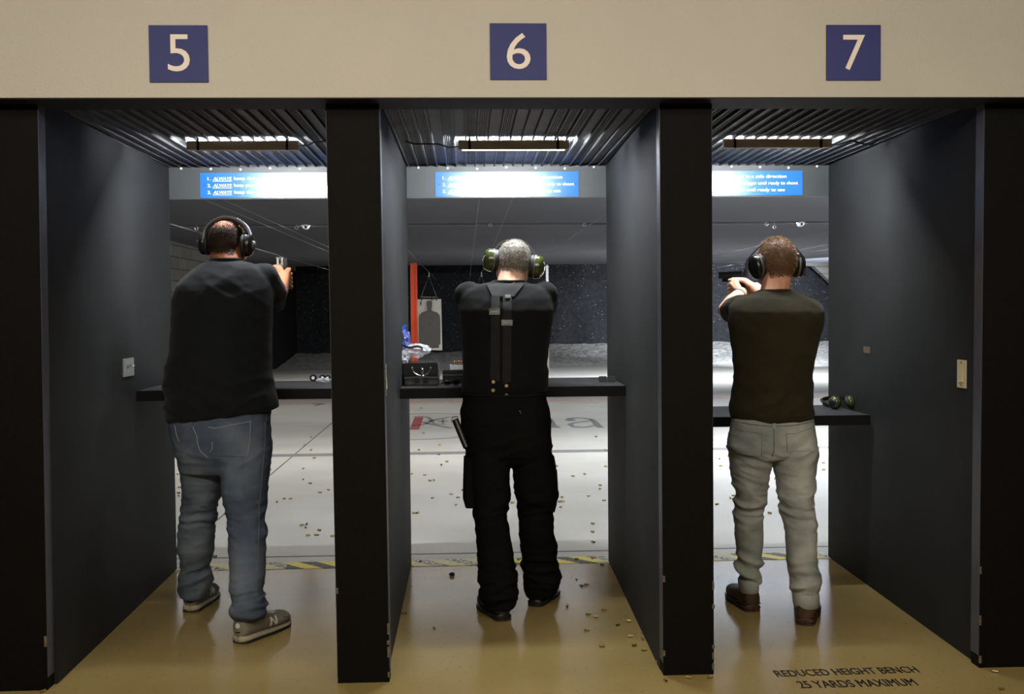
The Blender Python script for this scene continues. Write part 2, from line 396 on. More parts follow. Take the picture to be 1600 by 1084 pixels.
def seam(bm, pts, tree, off, wid):
    P = []
    for i in range(len(pts)-1):
        (x0, y0), (x1, y1) = pts[i], pts[i+1]; n = max(2, int(math.hypot(x1-x0, y1-y0)/3))
        for k in range(n):
            h = hit(tree, x0+(x1-x0)*k/n, y0+(y1-y0)*k/n)
            if h: P.append(h[0]+h[1]*off)
    h = hit(tree, *pts[-1])
    if h: P.append(h[0]+h[1]*off)
    if len(P) > 2: tube(bm, P, wid, 6)
def text_mesh(s, size=1.0, shear=0, bold=0, ext=0.0, spacing=1.0):
    cu = bpy.data.curves.new('t', 'FONT'); cu.body = s; cu.size = size; cu.shear = shear; cu.offset = bold; cu.extrude = ext; cu.space_character = spacing
    cu.resolution_u = 4
    o = bpy.data.objects.new('t', cu); COL.objects.link(o)
    dg = bpy.context.evaluated_depsgraph_get(); dg.update()
    me = bpy.data.meshes.new_from_object(o.evaluated_get(dg)); bpy.data.objects.remove(o); bpy.data.curves.remove(cu)
    return me
def fit_text(name, s, o3, ux, uy, W, H, m, parent=None, shear=0, bold=0, n=None, t=.0015, fat=0):
    """text mesh fitted to width W / cap height H, origin o3 (lower left), axes ux, uy"""
    me = text_mesh(s, 1, shear, bold, .5)
    xs = [v.co.x for v in me.vertices]; ys = [v.co.y for v in me.vertices]
    x0, x1, y0, y1 = min(xs), max(xs), min(ys), max(ys)
    if n is None: n = ux.cross(uy).normalized()
    hh = y1-y0 if H else 1
    if fat:      # heavier strokes: the same letters laid three times a little apart
        bm = B(); bm.from_mesh(me)
        for k in (-1, 1):
            g_ = bmesh.ops.duplicate(bm, geom=bm.verts[:]+bm.edges[:]+bm.faces[:]) if k == -1 else None
            if g_:
                for e_ in g_['geom']:
                    if isinstance(e_, bmesh.types.BMVert): e_.co += Vector((fat, fat*.4, .03))
        bm.to_mesh(me); bm.free()
    for v in me.vertices:
        a = (v.co.x-x0)/(x1-x0)*W; b = (v.co.y-y0)/hh*H; v.co = o3+ux*a+uy*b+n*(v.co.z+.5)*t
    return finish(name, me, m, parent)

# ------------------------------------------------------------------ the building
HF = -.11                                   # header face
HB = atY(800, 152, HF).z                    # header underside
HC, D2 = 2.296, 1.941                       # stall ceiling height, stall depth
EA, EB, EC, ED, EE, EG = -1.8507, -.749, -.5507, .5507, .749, 1.8507
bm = B(); box(bm, -9, 12, -6, 27.2, -.1, 0)
tag(obj('floor', bm, M['floor']), kind='structure')
bm = B(); box(bm, -4, 4, HF, .12, HB, 3.1); tag(obj('wall_front', bm, M['header'], None), kind='structure')
bm = B(); box(bm, -3.9, 3.9, HF+.003, .11, HB-.004, HB); tag(obj('trim_8', bm, M['dblack']), kind='structure')  # shade under the header, put in as a black board
bm = B(); box(bm, -4, 4, -6, HF, 3.1, 3.2); tag(obj('ceiling', bm, M['header']), kind='structure')
# posts at the front of the stall dividers (they lean a little, as in the photo)
def chips(x, seed):
    rnd = random.Random(seed); c = B()
    z = .02
    while z < .5:
        h = rnd.uniform(.012, .05)
        if rnd.random() < .5-z*1.0:
            box(c, x-rnd.uniform(.003, .006), x+rnd.uniform(.003, .006), -.0035, .004, z, z+h)
        z += h+rnd.uniform(.005, .03)
    return c
for i, (xl, xr, bl, br) in enumerate([(-3.2, EA+.003, -3.2, EA-.013), (EB-.003, EC+.003, EB+.010, EC+.014), (ED-.003, EE+.003, ED+.002, EE+.006), (EG-.003, 3.4, EG-.013, 3.4)]):
    bm = B(); hexa(bm, [(bl, 0, 0), (br, 0, 0), (br, .07, 0), (bl, .07, 0), (xl, 0, HB+.01), (xr, 0, HB+.01), (xr, .07, HB+.01), (xl, .07, HB+.01)])
    t = tag(obj('trim_%d' % (i+1), bm, M['post']), kind='structure')
    for k, x in enumerate((bl, br)):
        if abs(x) < 2.5: obj('chipped_edge', chips(x+(.002 if k == 0 else -.002), i*3+k), M['wood'], t)
    bm = B()
    for x0, x1, s in ((bl, xl, -1), (br, xr, 1)):
        if abs(x0) < 2.5: hexa(bm, [(x0-.002, .004, .05), (x0+.002, .004, .05), (x0+.002, .071, .05), (x0-.002, .071, .05), (x1-.002, .004, HB), (x1+.002, .004, HB), (x1+.002, .071, HB), (x1-.002, .071, HB)])
    obj('corner_strip', bm, M['edge'], t)
for nm, xl, xr, rl, rr in [('wall_far_left', -3.2, EA, -3.2, EA-.033), ('wall_left', EB, EC, EB-.01, EC+.002), ('wall_right', ED, EE, ED+.041, EE+.03), ('wall_far_right', EG, 3.4, EG+.035, 3.4)]:
    bm = B(); hexa(bm, [(xl, .07, 0), (xr, .07, 0), (rr, D2, 0), (rl, D2, 0), (xl, .07, HC), (xr, .07, HC), (rr, D2, HC), (rl, D2, HC)])
    tag(obj(nm, bm, M['partition']), kind='structure')
# header panel over the back of each stall, corrugated ceilings with fine grooves
for i, (x0, x1) in enumerate([(EA-.033, EB), (EC, ED+.04), (EE, EG+.035)]):
    bm = B(); box(bm, x0, x1, D2, D2+.03, 2.102, 2.62)
    t = tag(obj('wall_back', bm, M['backpanel']), kind='structure')
    for k in range(7):
        x = x0+.07+(x1-x0-.14)*k/6
        b2 = B(); disc(b2, (x, D2-.002, 2.275-.004*(k % 3)), (0, 1, 0), .006, .006, 12); obj('bolt_head', b2, M['bolt'], t, True, 40)
    bm = B(); rnd = random.Random(40+i)
    prof = [(x0, HC)]; x = x0+.01
    while x < x1-.03:
        prof += [(x, HC), (x+.0015, HC-.016), (x+.0075, HC-.016), (x+.009, HC)]
        x += .009; nx = min(x1, x+.045)
        if rnd.random() < .6:
            y = x+.004
            while y < nx-.008:
                prof += [(y, HC), (y+.0015, HC-.004), (y+.004, HC-.004), (y+.0055, HC)]; y += .0085
        x = nx
    prof += [(x1, HC)]
    top = [bm.verts.new((x, .03, z)) for x, z in prof]; bot = [bm.verts.new((x, D2, z)) for x, z in prof]
    for k in range(len(prof)-1): bm.faces.new((top[k], top[k+1], bot[k+1], bot[k]))
    v = [bm.verts.new(p) for p in ((x0, .03, HC+.05), (x1, .03, HC+.05), (x1, D2, HC+.05), (x0, D2, HC+.05))]; bm.faces.new(v)
    tag(obj('ceiling', bm, M['rib']), kind='structure')
    # benches
    zt = 1.078 if i < 2 else .905
    y0 = (1.16, 1.10, 1.20)[i]
    bm = B(); box(bm, x0+(.03 if i == 0 else 0), x1-(.035 if i == 2 else 0), y0+.012, 1.80, zt-.045, zt, .002)
    n = ('the left stall behind the heavy man', 'the middle stall carrying the gun case', 'the right stall, lower than the others')[i]
    b = empty('shooting_bench', ((x0+x1)/2, 1.5, zt), 'dark shelf bench in '+n, 'bench')
    obj('bench_top', bm, M['bench'], b)
    bm = B(); box(bm, x0+(.03 if i == 0 else 0), x1-(.035 if i == 2 else 0), y0, y0+.012, zt-.05, zt+.0008); obj('front_edge', bm, M['benchedge'], b)

# down range: ceiling panels, side walls, trap
def slab(name, x0, x1, ya, za, yb, zb, m, th=.05):
    bm = B(); hexa(bm, [(x0, ya, za), (x1, ya, za), (x1, yb, zb), (x0, yb, zb), (x0, ya, za+th), (x1, ya, za+th), (x1, yb, zb+th), (x0, yb, zb+th)])
    return tag(obj(name, bm, m), kind='structure')
XL_ = -5.1; YA = 11.6; ZA = atY(800, 350, YA).z; YB = 22.0; ZB = atY(800, 413.5, YB).z
slab('ceiling', -9, 12, D2+.03, 2.74, YA, ZA, M['rceil'])
bm = B(); box(bm, -9, 12, YA-.15, YA-.12, ZA-.012, ZA+.03); tag(obj('trim_7', bm, M['rceil']), kind='structure')  # added lip, hides the lamp row behind it from the camera
for n_, x0_, x1_ in (('wall_back_far_left', XL_, EA-.06), ('wall_back_far_right', EG+.06, 8.0)):
    bm = B(); box(bm, x0_, x1_, D2, D2+.03, 2.102, 2.74); tag(obj(n_, bm, M['backpanel']), kind='structure')
slab('ceiling', -9, 12, YA, ZA-.02, YB, ZB, M['rceil'])
bm = B(); box(bm, -9, 12, YB, 27.2, 3.6, 3.7); box(bm, -9, 12, YB, YB+.05, ZB, 3.6); tag(obj('ceiling', bm, M['dblack']), kind='structure')
XL = atY(410, 413, YB).x; XR = 11.5
bm = B(); box(bm, XL-.2, XL, D2+.03, 26.9, 0, 3.6); tag(obj('wall_left', bm, M['block']), kind='structure')
bm = B(); box(bm, XR, XR+.2, D2+.03, 26.9, 0, 3.6); tag(obj('wall_right', bm, M['block']), kind='structure')
# rubber trap wall with lumps
bm = B(); nx, nz = 110, 40; g = []
for j in range(nz+1):
    row = []
    for i in range(nx+1):
        x = XL+(XR-XL)*i/nx; z = 3.6*j/nz
        y = 27-.18*max(0, 1.6-z)-.12*noise.noise(Vector((x*1.3, z*1.3, 4)))-.04*noise.noise(Vector((x*6, z*6, 1)))
        d = math.hypot((x-1.75)/.9, (z-.72)/.14)
        if d < 1: y -= .45*(1-d*d)
        row.append(bm.verts.new((x, y, z)))
    g.append(row)
for j in range(nz):
    for i in range(nx): bm.faces.new((g[j][i], g[j][i+1], g[j+1][i+1], g[j+1][i]))
tag(obj('wall_back', bm, M['trap'], None, True), kind='structure')
# crumb rubber berm at its foot
bm = B(); nx, ny = 120, 20; g = []
for j in range(ny+1):
    row = []; t = j/ny
    for i in range(nx+1):
        x = XL+.1+(XR-XL-.2)*i/nx; y = 23.0+3.35*t
        s = min(1, max(0, (x-1.3)/.7)); h = .26*t+.20*s*max(0, (t-.55)/.45)
        z = h+.035*noise.noise(Vector((x*2, y*2, 0)))*t+.02*noise.noise(Vector((x*9, y*9, 0)))*t
        row.append(bm.verts.new((x, y, max(z, .002*(j > 0)+.001))))
    g.append(row)
for j in range(ny):
    for i in range(nx): bm.faces.new((g[j][i], g[j][i+1], g[j+1][i+1], g[j+1][i]))
tag(obj('crumb_berm', bm, M['berm'], None, True), 'pale grey slope of rubber crumbs at the foot of the far black bullet trap', 'rubber crumbs', kind='stuff')
bm = B(); box(bm, XL+.01, XL+.06, 20.6, 26.7, 0, 2.6); tag(obj('wall_trap_left', bm, M['dblack']), kind='structure')
# pale block pier showing above the rubber at the far right
P = [atY(u, v, 26.0) for u, v in ((1238, 400), (1330, 400), (1330, 470), (1296, 438), (1272, 416), (1238, 413))]
bm = B(); prism(bm, [(q.x, q.z) for q in P], lambda a, c, t: Vector((a, 26+t, c)), .3)
tag(obj('wall_trap_right', bm, M['block']), kind='structure')
# floor joints and painted lines
def strip(name, x0, x1, y0, y1, m, z=.002, **k):
    bm = B(); box(bm, x0, x1, y0, y1, 0, z); return obj(name, bm, m)
tag(strip('trim_5', -5, 7.5, 2.195, 2.212, M['cord'], .0012), kind='structure')
x = atZ(335, 816).x; tag(strip('trim_6', x-.006, x+.006, 2.22, 11.5, M['cord'], .0012), kind='structure')
tag(strip('floor_line', XL+.1, XR-.1, 6.62, 6.82, M['fgrey'], .0015), 'grey line painted across the range floor a few steps past the benches', 'floor line')
tag(strip('floor_line', XL+.1, XR-.1, 12.68, 12.92, M['fpink'], .0015), 'faded red line painted across the floor further down range', 'floor line')
for i, (a, b) in enumerate([(EA-.033, EB), (EC, ED+.04), (EE, EG+.035)]):
    n = ('left stall, beyond the grey sneakers', 'middle stall, beyond the black boots', 'right stall, beyond the brown boots')[i]
    tag(strip('hazard_tape', a, b, 1.89, 2.055, M['hazard'], .002), 'yellow and black floor tape in the '+n, 'floor tape')
# painted logo and letters on the range floor
c = Vector((atZ(600, 662).x, 9.75)); lg = empty('floor_logo', (c.x, c.y, 0), 'faded round emblem with a red bar painted on the floor beyond the middle stall', 'floor marking')
cx0 = atZ(690, 660).x-.75
def ringmesh(bm, cx, cy, rx, ry, w, a0=0, a1=360, n=64, z0=.0004, z1=.002):
    full = abs(a1-a0) >= 360; P = []
    for k in range(n+(0 if full else 1)):
        t = R(a0+(a1-a0)*k/n)
        P.append([bm.verts.new((cx+math.cos(t)*(rx+s*w), cy+math.sin(t)*(ry+s*w), z)) for s, z in ((0, z0), (1, z0), (1, z1), (0, z1))])
    for k in range(len(P)-(0 if full else 1)):
        a, b = P[k], P[(k+1) % len(P)]
        for q in range(4): bm.faces.new((a[q], a[(q+1) % 4], b[(q+1) % 4], b[q]))
def bar2(bm, x0, y0, x1, y1, w, z1=.002):
    d = Vector((x1-x0, y1-y0)).normalized(); n = Vector((-d.y, d.x))*w/2
    hexa(bm, [(x0-n.x, y0-n.y, .0003), (x1-n.x, y1-n.y, .0003), (x1+n.x, y1+n.y, .0003), (x0+n.x, y0+n.y, .0003)] + [(x0-n.x, y0-n.y, z1), (x1-n.x, y1-n.y, z1), (x1+n.x, y1+n.y, z1), (x0+n.x, y0+n.y, z1)])
cc = atZ(655, 660)
bm = B(); ringmesh(bm, cc.x+.05, 9.4, .98, 1.5, .04)
p = atZ(672, 652); ringmesh(bm, p.x-.16, 9.95, .16, .55, .05, -100, 110, 30)
a, b = atZ(660, 660), atZ(704, 651); bar2(bm, a.x, a.y, b.x, b.y, .04); b = atZ(706, 669); bar2(bm, a.x, a.y, b.x, b.y, .06)
p = atZ(684, 658.5); ringmesh(bm, p.x+.05, p.y, .10, .32, .035, 60, 300, 26)
a, b = atZ(684, 658), atZ(700, 658); bar2(bm, a.x, a.y, b.x, b.y, .09)
a, b = atZ(692, 655.5), atZ(692, 661.5); bar2(bm, a.x, a.y, b.x, b.y, .025)
obj('grey_emblem', bm, M['fgrey'], lg)
bm = B(); a, b = atZ(655, 651.5), atZ(647.5, 671); bar2(bm, a.x, a.y, b.x, b.y, .12); obj('red_bar', bm, M['fred'], lg)
# serif letters beyond the man in the middle stall
ll = empty('floor_letter', atZ(915, 660), 'large grey serif letter a painted on the range floor right of the middle man', 'floor marking')
def flat_poly(bm, px, z=.002):
    pts = [atZ(u, v) for u, v in px]
    prism(bm, [(q.x, q.y) for q in pts], lambda a, b, t: Vector((a, b, .0003+t)), z)
q8 = lambda L: [(640+x/5, 610+y/5) for x, y in L]
bm = B()
flat_poly(bm, q8([(1400, 222), (1440, 228), (1462, 240), (1515, 288), (1525, 292), (1480, 292), (1440, 278), (1425, 250)]))
flat_poly(bm, q8([(1216, 232), (1230, 216), (1290, 211), (1360, 213), (1420, 224), (1440, 232), (1410, 228), (1350, 217), (1296, 217), (1268, 224), (1300, 231), (1290, 236), (1250, 238)]))
flat_poly(bm, q8([(1232, 266), (1250, 256), (1300, 248), (1400, 236), (1420, 240), (1330, 250), (1290, 256), (1272, 266), (1290, 280), (1330, 285), (1390, 282), (1425, 272), (1440, 278), (1400, 288), (1330, 292), (1270, 286)]))
obj('letter_shape', bm, M['fgrey'], ll)
tl = B(); flat_poly(tl, q8([(1090, 222), (1118, 224), (1150, 275), (1185, 291), (1060, 293), (1100, 280)])); tag(obj('floor_letter', tl, M['fgrey']), 'grey foot of a painted floor letter at the right hip of the middle man', 'floor marking')
bm = B(); q9 = lambda L: [(410+x/9.03, 600+y/9.03) for x, y in L]
flat_poly(bm, q9([(700, 274), (920, 272), (760, 305), (728, 303), (800, 284), (700, 282)])); tag(obj('floor_letter', bm, M['fgrey']), 'thin grey painted stroke on the floor under the bench edge of stall five', 'floor marking')
# stencilled words on the front floor of stall seven
wx = Vector((1, 0, 0)); wy = Vector((0, 1, 0))
for s, u0, v0, u1, v1, vt in [('REDUCED HEIGHT BENCH', 1215, 1057.5, 1438, 1050.5, 1041), ('25 YARDS MAXIMUM', 1252, 1075.5, 1436, 1071.0, 1060)]:
    a, b = atZ(u0, v0), atZ(u1, v1); t = atZ(u1-8, vt)
    ux = (b-a).normalized(); H = (t.y-b.y)
    o = fit_text('floor_stencil', s, a+Vector((0, 0, .0004)), ux, wy, (b-a).length, H, M['stencil'], None, 0, 0, n=Vector((0, 0, 1)), t=.0005, fat=.045)
    tag(o, 'black stencilled words %s on the tan floor' % ('REDUCED HEIGHT BENCH, upper line' if s[0] == 'R' else '25 YARDS MAXIMUM, lower line'), 'floor lettering')

# number signs
for s, u0, v0, u1, v1, du in [('5', 234.5, 40, 324.5, 129, 0), ('6', 766, 37, 853.5, 125, 0), ('7', 1290.5, 39.5, 1375.5, 126, 0)]:
    a, b = atY(u0, v1, HF), atY(u1, v0, HF); sg = empty('number_sign', ((a.x+b.x)/2, HF, (a.z+b.z)/2), 'square navy sign with a pale %s above the %s stall' % (s, {'5': 'left', '6': 'middle', '7': 'right'}[s]), 'number sign')
    bm = B(); box(bm, a.x, b.x, HF-.006, HF, a.z, b.z, .001); obj('sign_plate', bm, M['navy'], sg)
    W = b.x-a.x; cw = {'5': .375, '6': .42, '7': .40}[s]
    fit_text('numeral', s, Vector((a.x+W*(.505-cw/2), HF-.006, a.z+W*.185)), Vector((1, 0, 0)), Vector((0, 0, 1)), W*cw, W*.63, M['digit'], sg, 0, 0, n=Vector((0, -1, 0)))
# blue rule signs
def rule_sign(x0, label):
    W, z0, z1, Y = .818, 2.108, 2.249, D2-.004
    sg = empty('rule_sign', (x0+W/2, Y, z0), label, 'safety sign')
    bm = B(); box(bm, x0, x0+W, Y-.003, Y+.003, z0, z1); obj('sign_panel', bm, M['sky'], sg)
    X, Z = Vector((1, 0, 0)), Vector((0, 0, 1)); n = Vector((0, -1, 0)); y = Y-.003
    for k, (num, rest, rw) in enumerate([('1.', 'keep the gun pointed in a safe direction', .535), ('2.', 'keep your finger off the trigger until ready to shoot', .603), ('3.', 'keep the gun unloaded until ready to use', .525)]):
        zb = z1-.042-k*.0385
        fit_text('line_number', num, Vector((x0+.042, y, zb)), X, Z, .018, .018, M['white'], sg, 0, .008, n=n)
        fit_text('bold_word', 'ALWAYS', Vector((x0+.072, y, zb)), X, Z, .105, .018, M['white'], sg, .3, .012, n=n)
        bm = B(); box(bm, x0+.070, x0+.178, y-.0015, y, zb-.006, zb-.004); obj('underline', bm, M['white'], sg)
        fit_text('rule_text', rest, Vector((x0+.190, y, zb-.004)), X, Z, rw, .024, M['white'], sg, 0, .006, n=n)
    for x in (x0+.022, x0+W-.022):
        bm = B(); disc(bm, (x, y, (z0+z1)/2), (0, 1, 0), .005, .005, 12); obj('screw', bm, M['cord'], sg)
rule_sign(-1.709, 'blue safety rules sign on the panel above the left stall opening')
rule_sign(-.386, 'blue safety rules sign on the panel above the middle stall opening')
rule_sign(.911, 'blue safety rules sign on the panel above the right stall opening')

# lamps in the stalls
def stall_lamp(u0, u1, v, Y, label, cordpts, tz=.006):
    a, b = atY(u0, v, Y), atY(u1, v, Y); z = a.z; L = b.x-a.x
    lp = empty('stall_light', ((a.x+b.x)/2, Y, z), label, 'ceiling light')
    bm = B(); box(bm, a.x, b.x, Y-.010, Y+.008, z-.016, z+.027, .003); box(bm, a.x, b.x, Y+.007, Y+(.022 if tz > 0 else .015), z-.016, z-.012); obj('housing', bm, M['fixture'], lp)
    bm = B(); tube(bm, [(a.x+.02, Y+.030, z+tz), (b.x-.02, Y+.030, z+tz)], .0125, 12); obj('light_tube', bm, M['tube'], lp, True)
    for x in (a.x+.055, b.x-.055):
        bm = B(); box(bm, x-.006, x+.006, Y-.014, Y-.010, z-.018, z+.022); box(bm, x-.004, x+.004, Y-.014, Y-.008, z+.02, HC-.002); disc(bm, (x, Y-.015, z+.03), (0, 1, 0), .005, .004, 10); obj('hanger', bm, M['dblack'], lp)
    for x in (a.x+.15, b.x-.14):
        bm = B(); box(bm, x-.03, x+.03, Y-.006, Y+.006, z+.02, z+.026); obj('clip', bm, M['dblack'], lp)
    bm = B(); tube(bm, [atY(u, w2, Y+dy) for u, w2, dy in cordpts], .004, 8); obj('power_cord', bm, M['cord'], lp, True)
stall_lamp(292, 467, 229.5, 1.0, 'grey strip light hanging under the ribbed ceiling of the left stall', [(465, 228, 0), (478, 227, 0), (492, 222, 0), (504, 221, .02), (516, 217, .04)])
stall_lamp(716, 889, 228.5, 1.0, 'grey strip light hanging under the ribbed ceiling of the middle stall', [(718, 229, 0), (702, 230, 0), (684, 225, 0), (666, 224.5, 0), (648, 225, .02), (634, 221, .06)], -.003)
stall_lamp(1130, 1299, 226, 1.0, 'grey strip light hanging under the ribbed ceiling of the right stall', [(1297, 226, 0), (1310, 226, 0), (1330, 219, 0), (1345, 224, .02), (1362, 226, .04), (1374, 217, .08)])

# wall plates
def plate(name, X, y0, y1, z0, z1, s, label, kind):
    p = empty(name, (X, (y0+y1)/2, (z0+z1)/2), label, 'switch' if kind != 'outlet' else 'wall plate')
    f = lambda t: (min(X, X+s*t), max(X, X+s*t))
    bm = B(); box(bm, *f(.006), y0, y1, z0, z1, .0015); obj('plate', bm, M['beige'] if kind == 'rocker' else M['steel'], p)
    yc, zc = (y0+y1)/2, (z0+z1)/2
    if kind == 'rocker':
        bm = B(); q = f(.004); hexa(bm, [(X+s*.004, yc-.017, zc-.034), (X+s*.012, yc-.017, zc-.034), (X+s*.012, yc+.017, zc-.034), (X+s*.004, yc+.017, zc-.034), (X+s*.004, yc-.017, zc+.034), (X+s*.007, yc-.017, zc+.034), (X+s*.007, yc+.017, zc+.034), (X+s*.004, yc+.017, zc+.034)]); obj('rocker', bm, M['beige'], p)
        for dz in (-.048, .048):
            bm = B(); disc(bm, (X+s*.0065, yc, zc+dz), (1, 0, 0), .0035, .002, 12); obj('screw', bm, M['dsteel'], p)
    else:
        bm = B(); box(bm, *f(.02), yc+.005, yc+.045, zc+.003, zc+.010); obj('toggle', bm, M['chrome'], p)
        bm = B(); box(bm, *f(.008), yc-.03, yc-.006, zc-.004, zc+.001); obj('slot', bm, M['dblack'], p)
plate('wall_switch', EG+.001, .150, .228, 1.120, 1.237, -1, 'beige rocker switch plate on the right wall of stall seven', 'rocker')
plate('wall_switch', EC, .085, .163, 1.12, 1.25, 1, 'beige rocker switch plate on the left wall of stall six, seen edge on', 'rocker')
plate('wall_plate', EA-.0165, 1.0, 1.165, 1.157, 1.245, 1, 'square steel wall plate with a small lever on the left wall of stall five', 'outlet')
a = atX(1348, 541, EG+.017); b = atX(1358, 552, EG+.017)
xw = EG+.035*((a.y+b.y)/2-.07)/1.871
bm = B(); box(bm, xw-.0022, xw+.001, min(a.y, b.y), max(a.y, b.y), b.z, a.z); tag(obj('tape_scrap', bm, M['tape']), 'small tan scrap of tape on the dark right wall of stall seven', 'tape')

# ------------------------------------------------------------------ down range things
def zcable(u, v, z, y0=2.0, y1=25, lab=None, g=None):
    x = atZ(u, v, z).x
    bm = B(); tube(bm, [(x, D2+.028, z), (x, y1, z)], .0028, 6); tag(obj('target_cable', bm, M['cable']), lab, 'cable', g)
for (u, v, z), l in zip([(315, 310, 2.3), (345, 310, 2.3), (275, 353, 2.3), (310, 362, 2.3)], ['grey cable crossing the range ceiling left of stall five, nearest the sign', 'grey cable crossing the range ceiling just right of its twin behind stall five', 'faint upper cable running above the block wall', 'faint lower cable running above the block wall']):
    zcable(u, v, z, lab=l)
zcable(748, 318, 2.2, lab='grey cable running straight down range above the middle man')
zcable(913, 357, 2.2, lab='grey cable crossing down range at the upper right of stall six')
for v, l in ((361, 'highest'), (382, 'second'), (389, 'third'), (397, 'fourth'), (404, 'lowest')):
    zcable(1294, v, 2.3, lab=l+' of the pale cables fanning right of the head in stall seven')
for u, v, n in [(478, 355, 'seen above the pale pistol'), (1251, 351, 'seen above the man in olive')]:
    c = atY(u, v-3, YA-.1); d = empty('dome_camera', (c.x, YA-.1, ZA), 'white dome camera on the range ceiling, '+n, 'camera')
    z = 2.74+(ZA-2.74)*(YA-.1-D2)/(YA-D2)-.002
    bm = B(); disc(bm, (c.x, YA-.1, z-.008), (0, 0, 1), .065, .02, 24, .004); obj('base', bm, M['white'], d, True, 40)
    bm = B(); ell(bm, (c.x, YA-.1, z-.02), (.05, .05, .05)); obj('dome', bm, M['white'], d, True)
    bm = B(); ell(bm, (c.x+.005, YA-.145, z-.035), (.018, .018, .018)); obj('lens', bm, M['black'], d, True)
for u, v in [(307, 357), (463, 356), (766, 352), (913, 351), (1198, 350), (1210, 355)]:
    c = atY(u, v, YA-.2); bm = B()
    tube(bm, [c+Vector((math.cos(t)*.022, 0, math.sin(t)*.022)) for t in (2*math.pi*k/14 for k in range(14))], .005, 6, True)
    box(bm, c.x-.003, c.x+.003, c.y-.003, c.y+.003, c.z+.02, ZA+.02)
    tag(obj('eye_bolt', bm, M['steel'], None, True), 'small steel eye bolt at the seam of the black range ceiling', 'eye bolt', 'eye bolts along the ceiling seam')
a = atY(641.5, 460, 21); b = atY(651.5, 460, 21)
bm = B(); box(bm, a.x, b.x, 21, 21.12, 0, 2.57); p = tag(obj('orange_post', bm, M['orange']), 'bright orange upright post far down range left of the paper target', 'post')
bm = B(); box(bm, b.x-.03, b.x+.012, 20.97, 21.0, 0, 2.57); obj('flange', bm, M['orange'], p)
a = atY(853, 430, 22.5); b = atY(857, 430, 22.5)
bm = B(); box(bm, a.x, b.x, 22.5, 22.56, .0, ZB+.02); tag(obj('white_post', bm, M['steel']), 'thin pale upright post before the trap, right of the green ear muffs', 'post')
def target(x, label, Y=19.5):
    zt, zb, W = 1.70, .585, .53
    zj = 2.21; t = empty('paper_target', (x, Y, zj), label, 'target')
    bm = B(); n = 10; g = []
    for j in range(n+1):
        row = []
        for i in range(n+1):
            a, b = i/n, j/n; row.append(bm.verts.new((x+(a-.5)*W+.012*b, Y+.02*math.sin(a*3+b*2), zt+(zb-zt)*b-.02*a*b)))
        g.append(row)
    for j in range(n):
        for i in range(n): bm.faces.new((g[j][i], g[j][i+1], g[j+1][i+1], g[j+1][i]))
    bmesh.ops.solidify(bm, geom=bm.faces[:], thickness=.002)
    pp = obj('paper_sheet', bm, M['paper'], t, True, 60)
    S = [(-.045, 1.08), (-.06, 1.04), (-.058, .97), (-.045, .90), (-.05, .86), (-.17, .82), (-.225, .76), (-.235, .66), (-.235, .12), (-.20, .10), (-.20, .04), (.20, .04), (.20, .10), (.235, .12), (.235, .66), (.225, .76), (.17, .82), (.05, .86), (.045, .90), (.058, .97), (.06, 1.04), (.045, 1.08)]
    bm = B(); prism(bm, S, lambda a, b, tt: Vector((x+.003+a, Y-.03+tt, zb+b)), .004); sil = obj('black_silhouette', bm, M['ink'], t)
    for q in (.05, .09, .135, .18):
        bm = B(); tube(bm, [Vector((x+math.cos(a)*q*.85, Y-.032, zb+.58+math.sin(a)*q*1.25)) for a in (2*math.pi*k/40 for k in range(40))], .0022, 4, True)
        obj('score_ring', bm, M['ink2'], t)
    bm = B(); tube(bm, [(x-.18, Y, zt+.05), (x, Y, zj), (x+.17, Y, zt+.03)], .006, 6); obj('hanging_wire', bm, M['cable'], t)
    bm = B(); tube(bm, [(x-.19, Y, zt+.05), (x+.19, Y, zt+.04)], .012, 8); obj('crossbar', bm, M['cable'], t)
    for dx in (-.17, .06, .16):
        bm = B(); box(bm, x+dx-.012, x+dx+.012, Y-.012, Y+.006, zt-.03, zt+.05); obj('clip', bm, M['dblack'], t)
    bm = B(); tube(bm, [(x, Y, zj), (x, Y, zj+.08)], .01, 6); ell(bm, (x, Y, zj), (.022, .022, .022)); obj('carrier', bm, M['steel'], t)
    bm = B(); box(bm, x-.20, x-.17, Y-.034, Y-.030, zt-.13, zt-.05); obj('corner_mark', bm, M['ink'], t)
target(atY(671, 500, 19.5).x, 'white paper target with a black body silhouette, hanging beside the orange post')
target(atY(753, 500, 19.5).x, 'paper target mostly hidden behind the man in the middle, its wire at his left ear')
bm = B(); 
for x in (atY(671, 425, 19.5).x, atY(753, 425, 19.5).x): pass
bm.free()
for u, n in ((671, 'joining the target beside the orange post'), (753, 'joining the target behind the middle man')):
    x = atY(u, 430, 19.5).x; bm = B(); tube(bm, [(x, D2+.028, 2.30), (x, 25, 2.28)], .0028, 6); tag(obj('target_cable', bm, M['cable']), 'thin grey overhead cable '+n, 'cable')

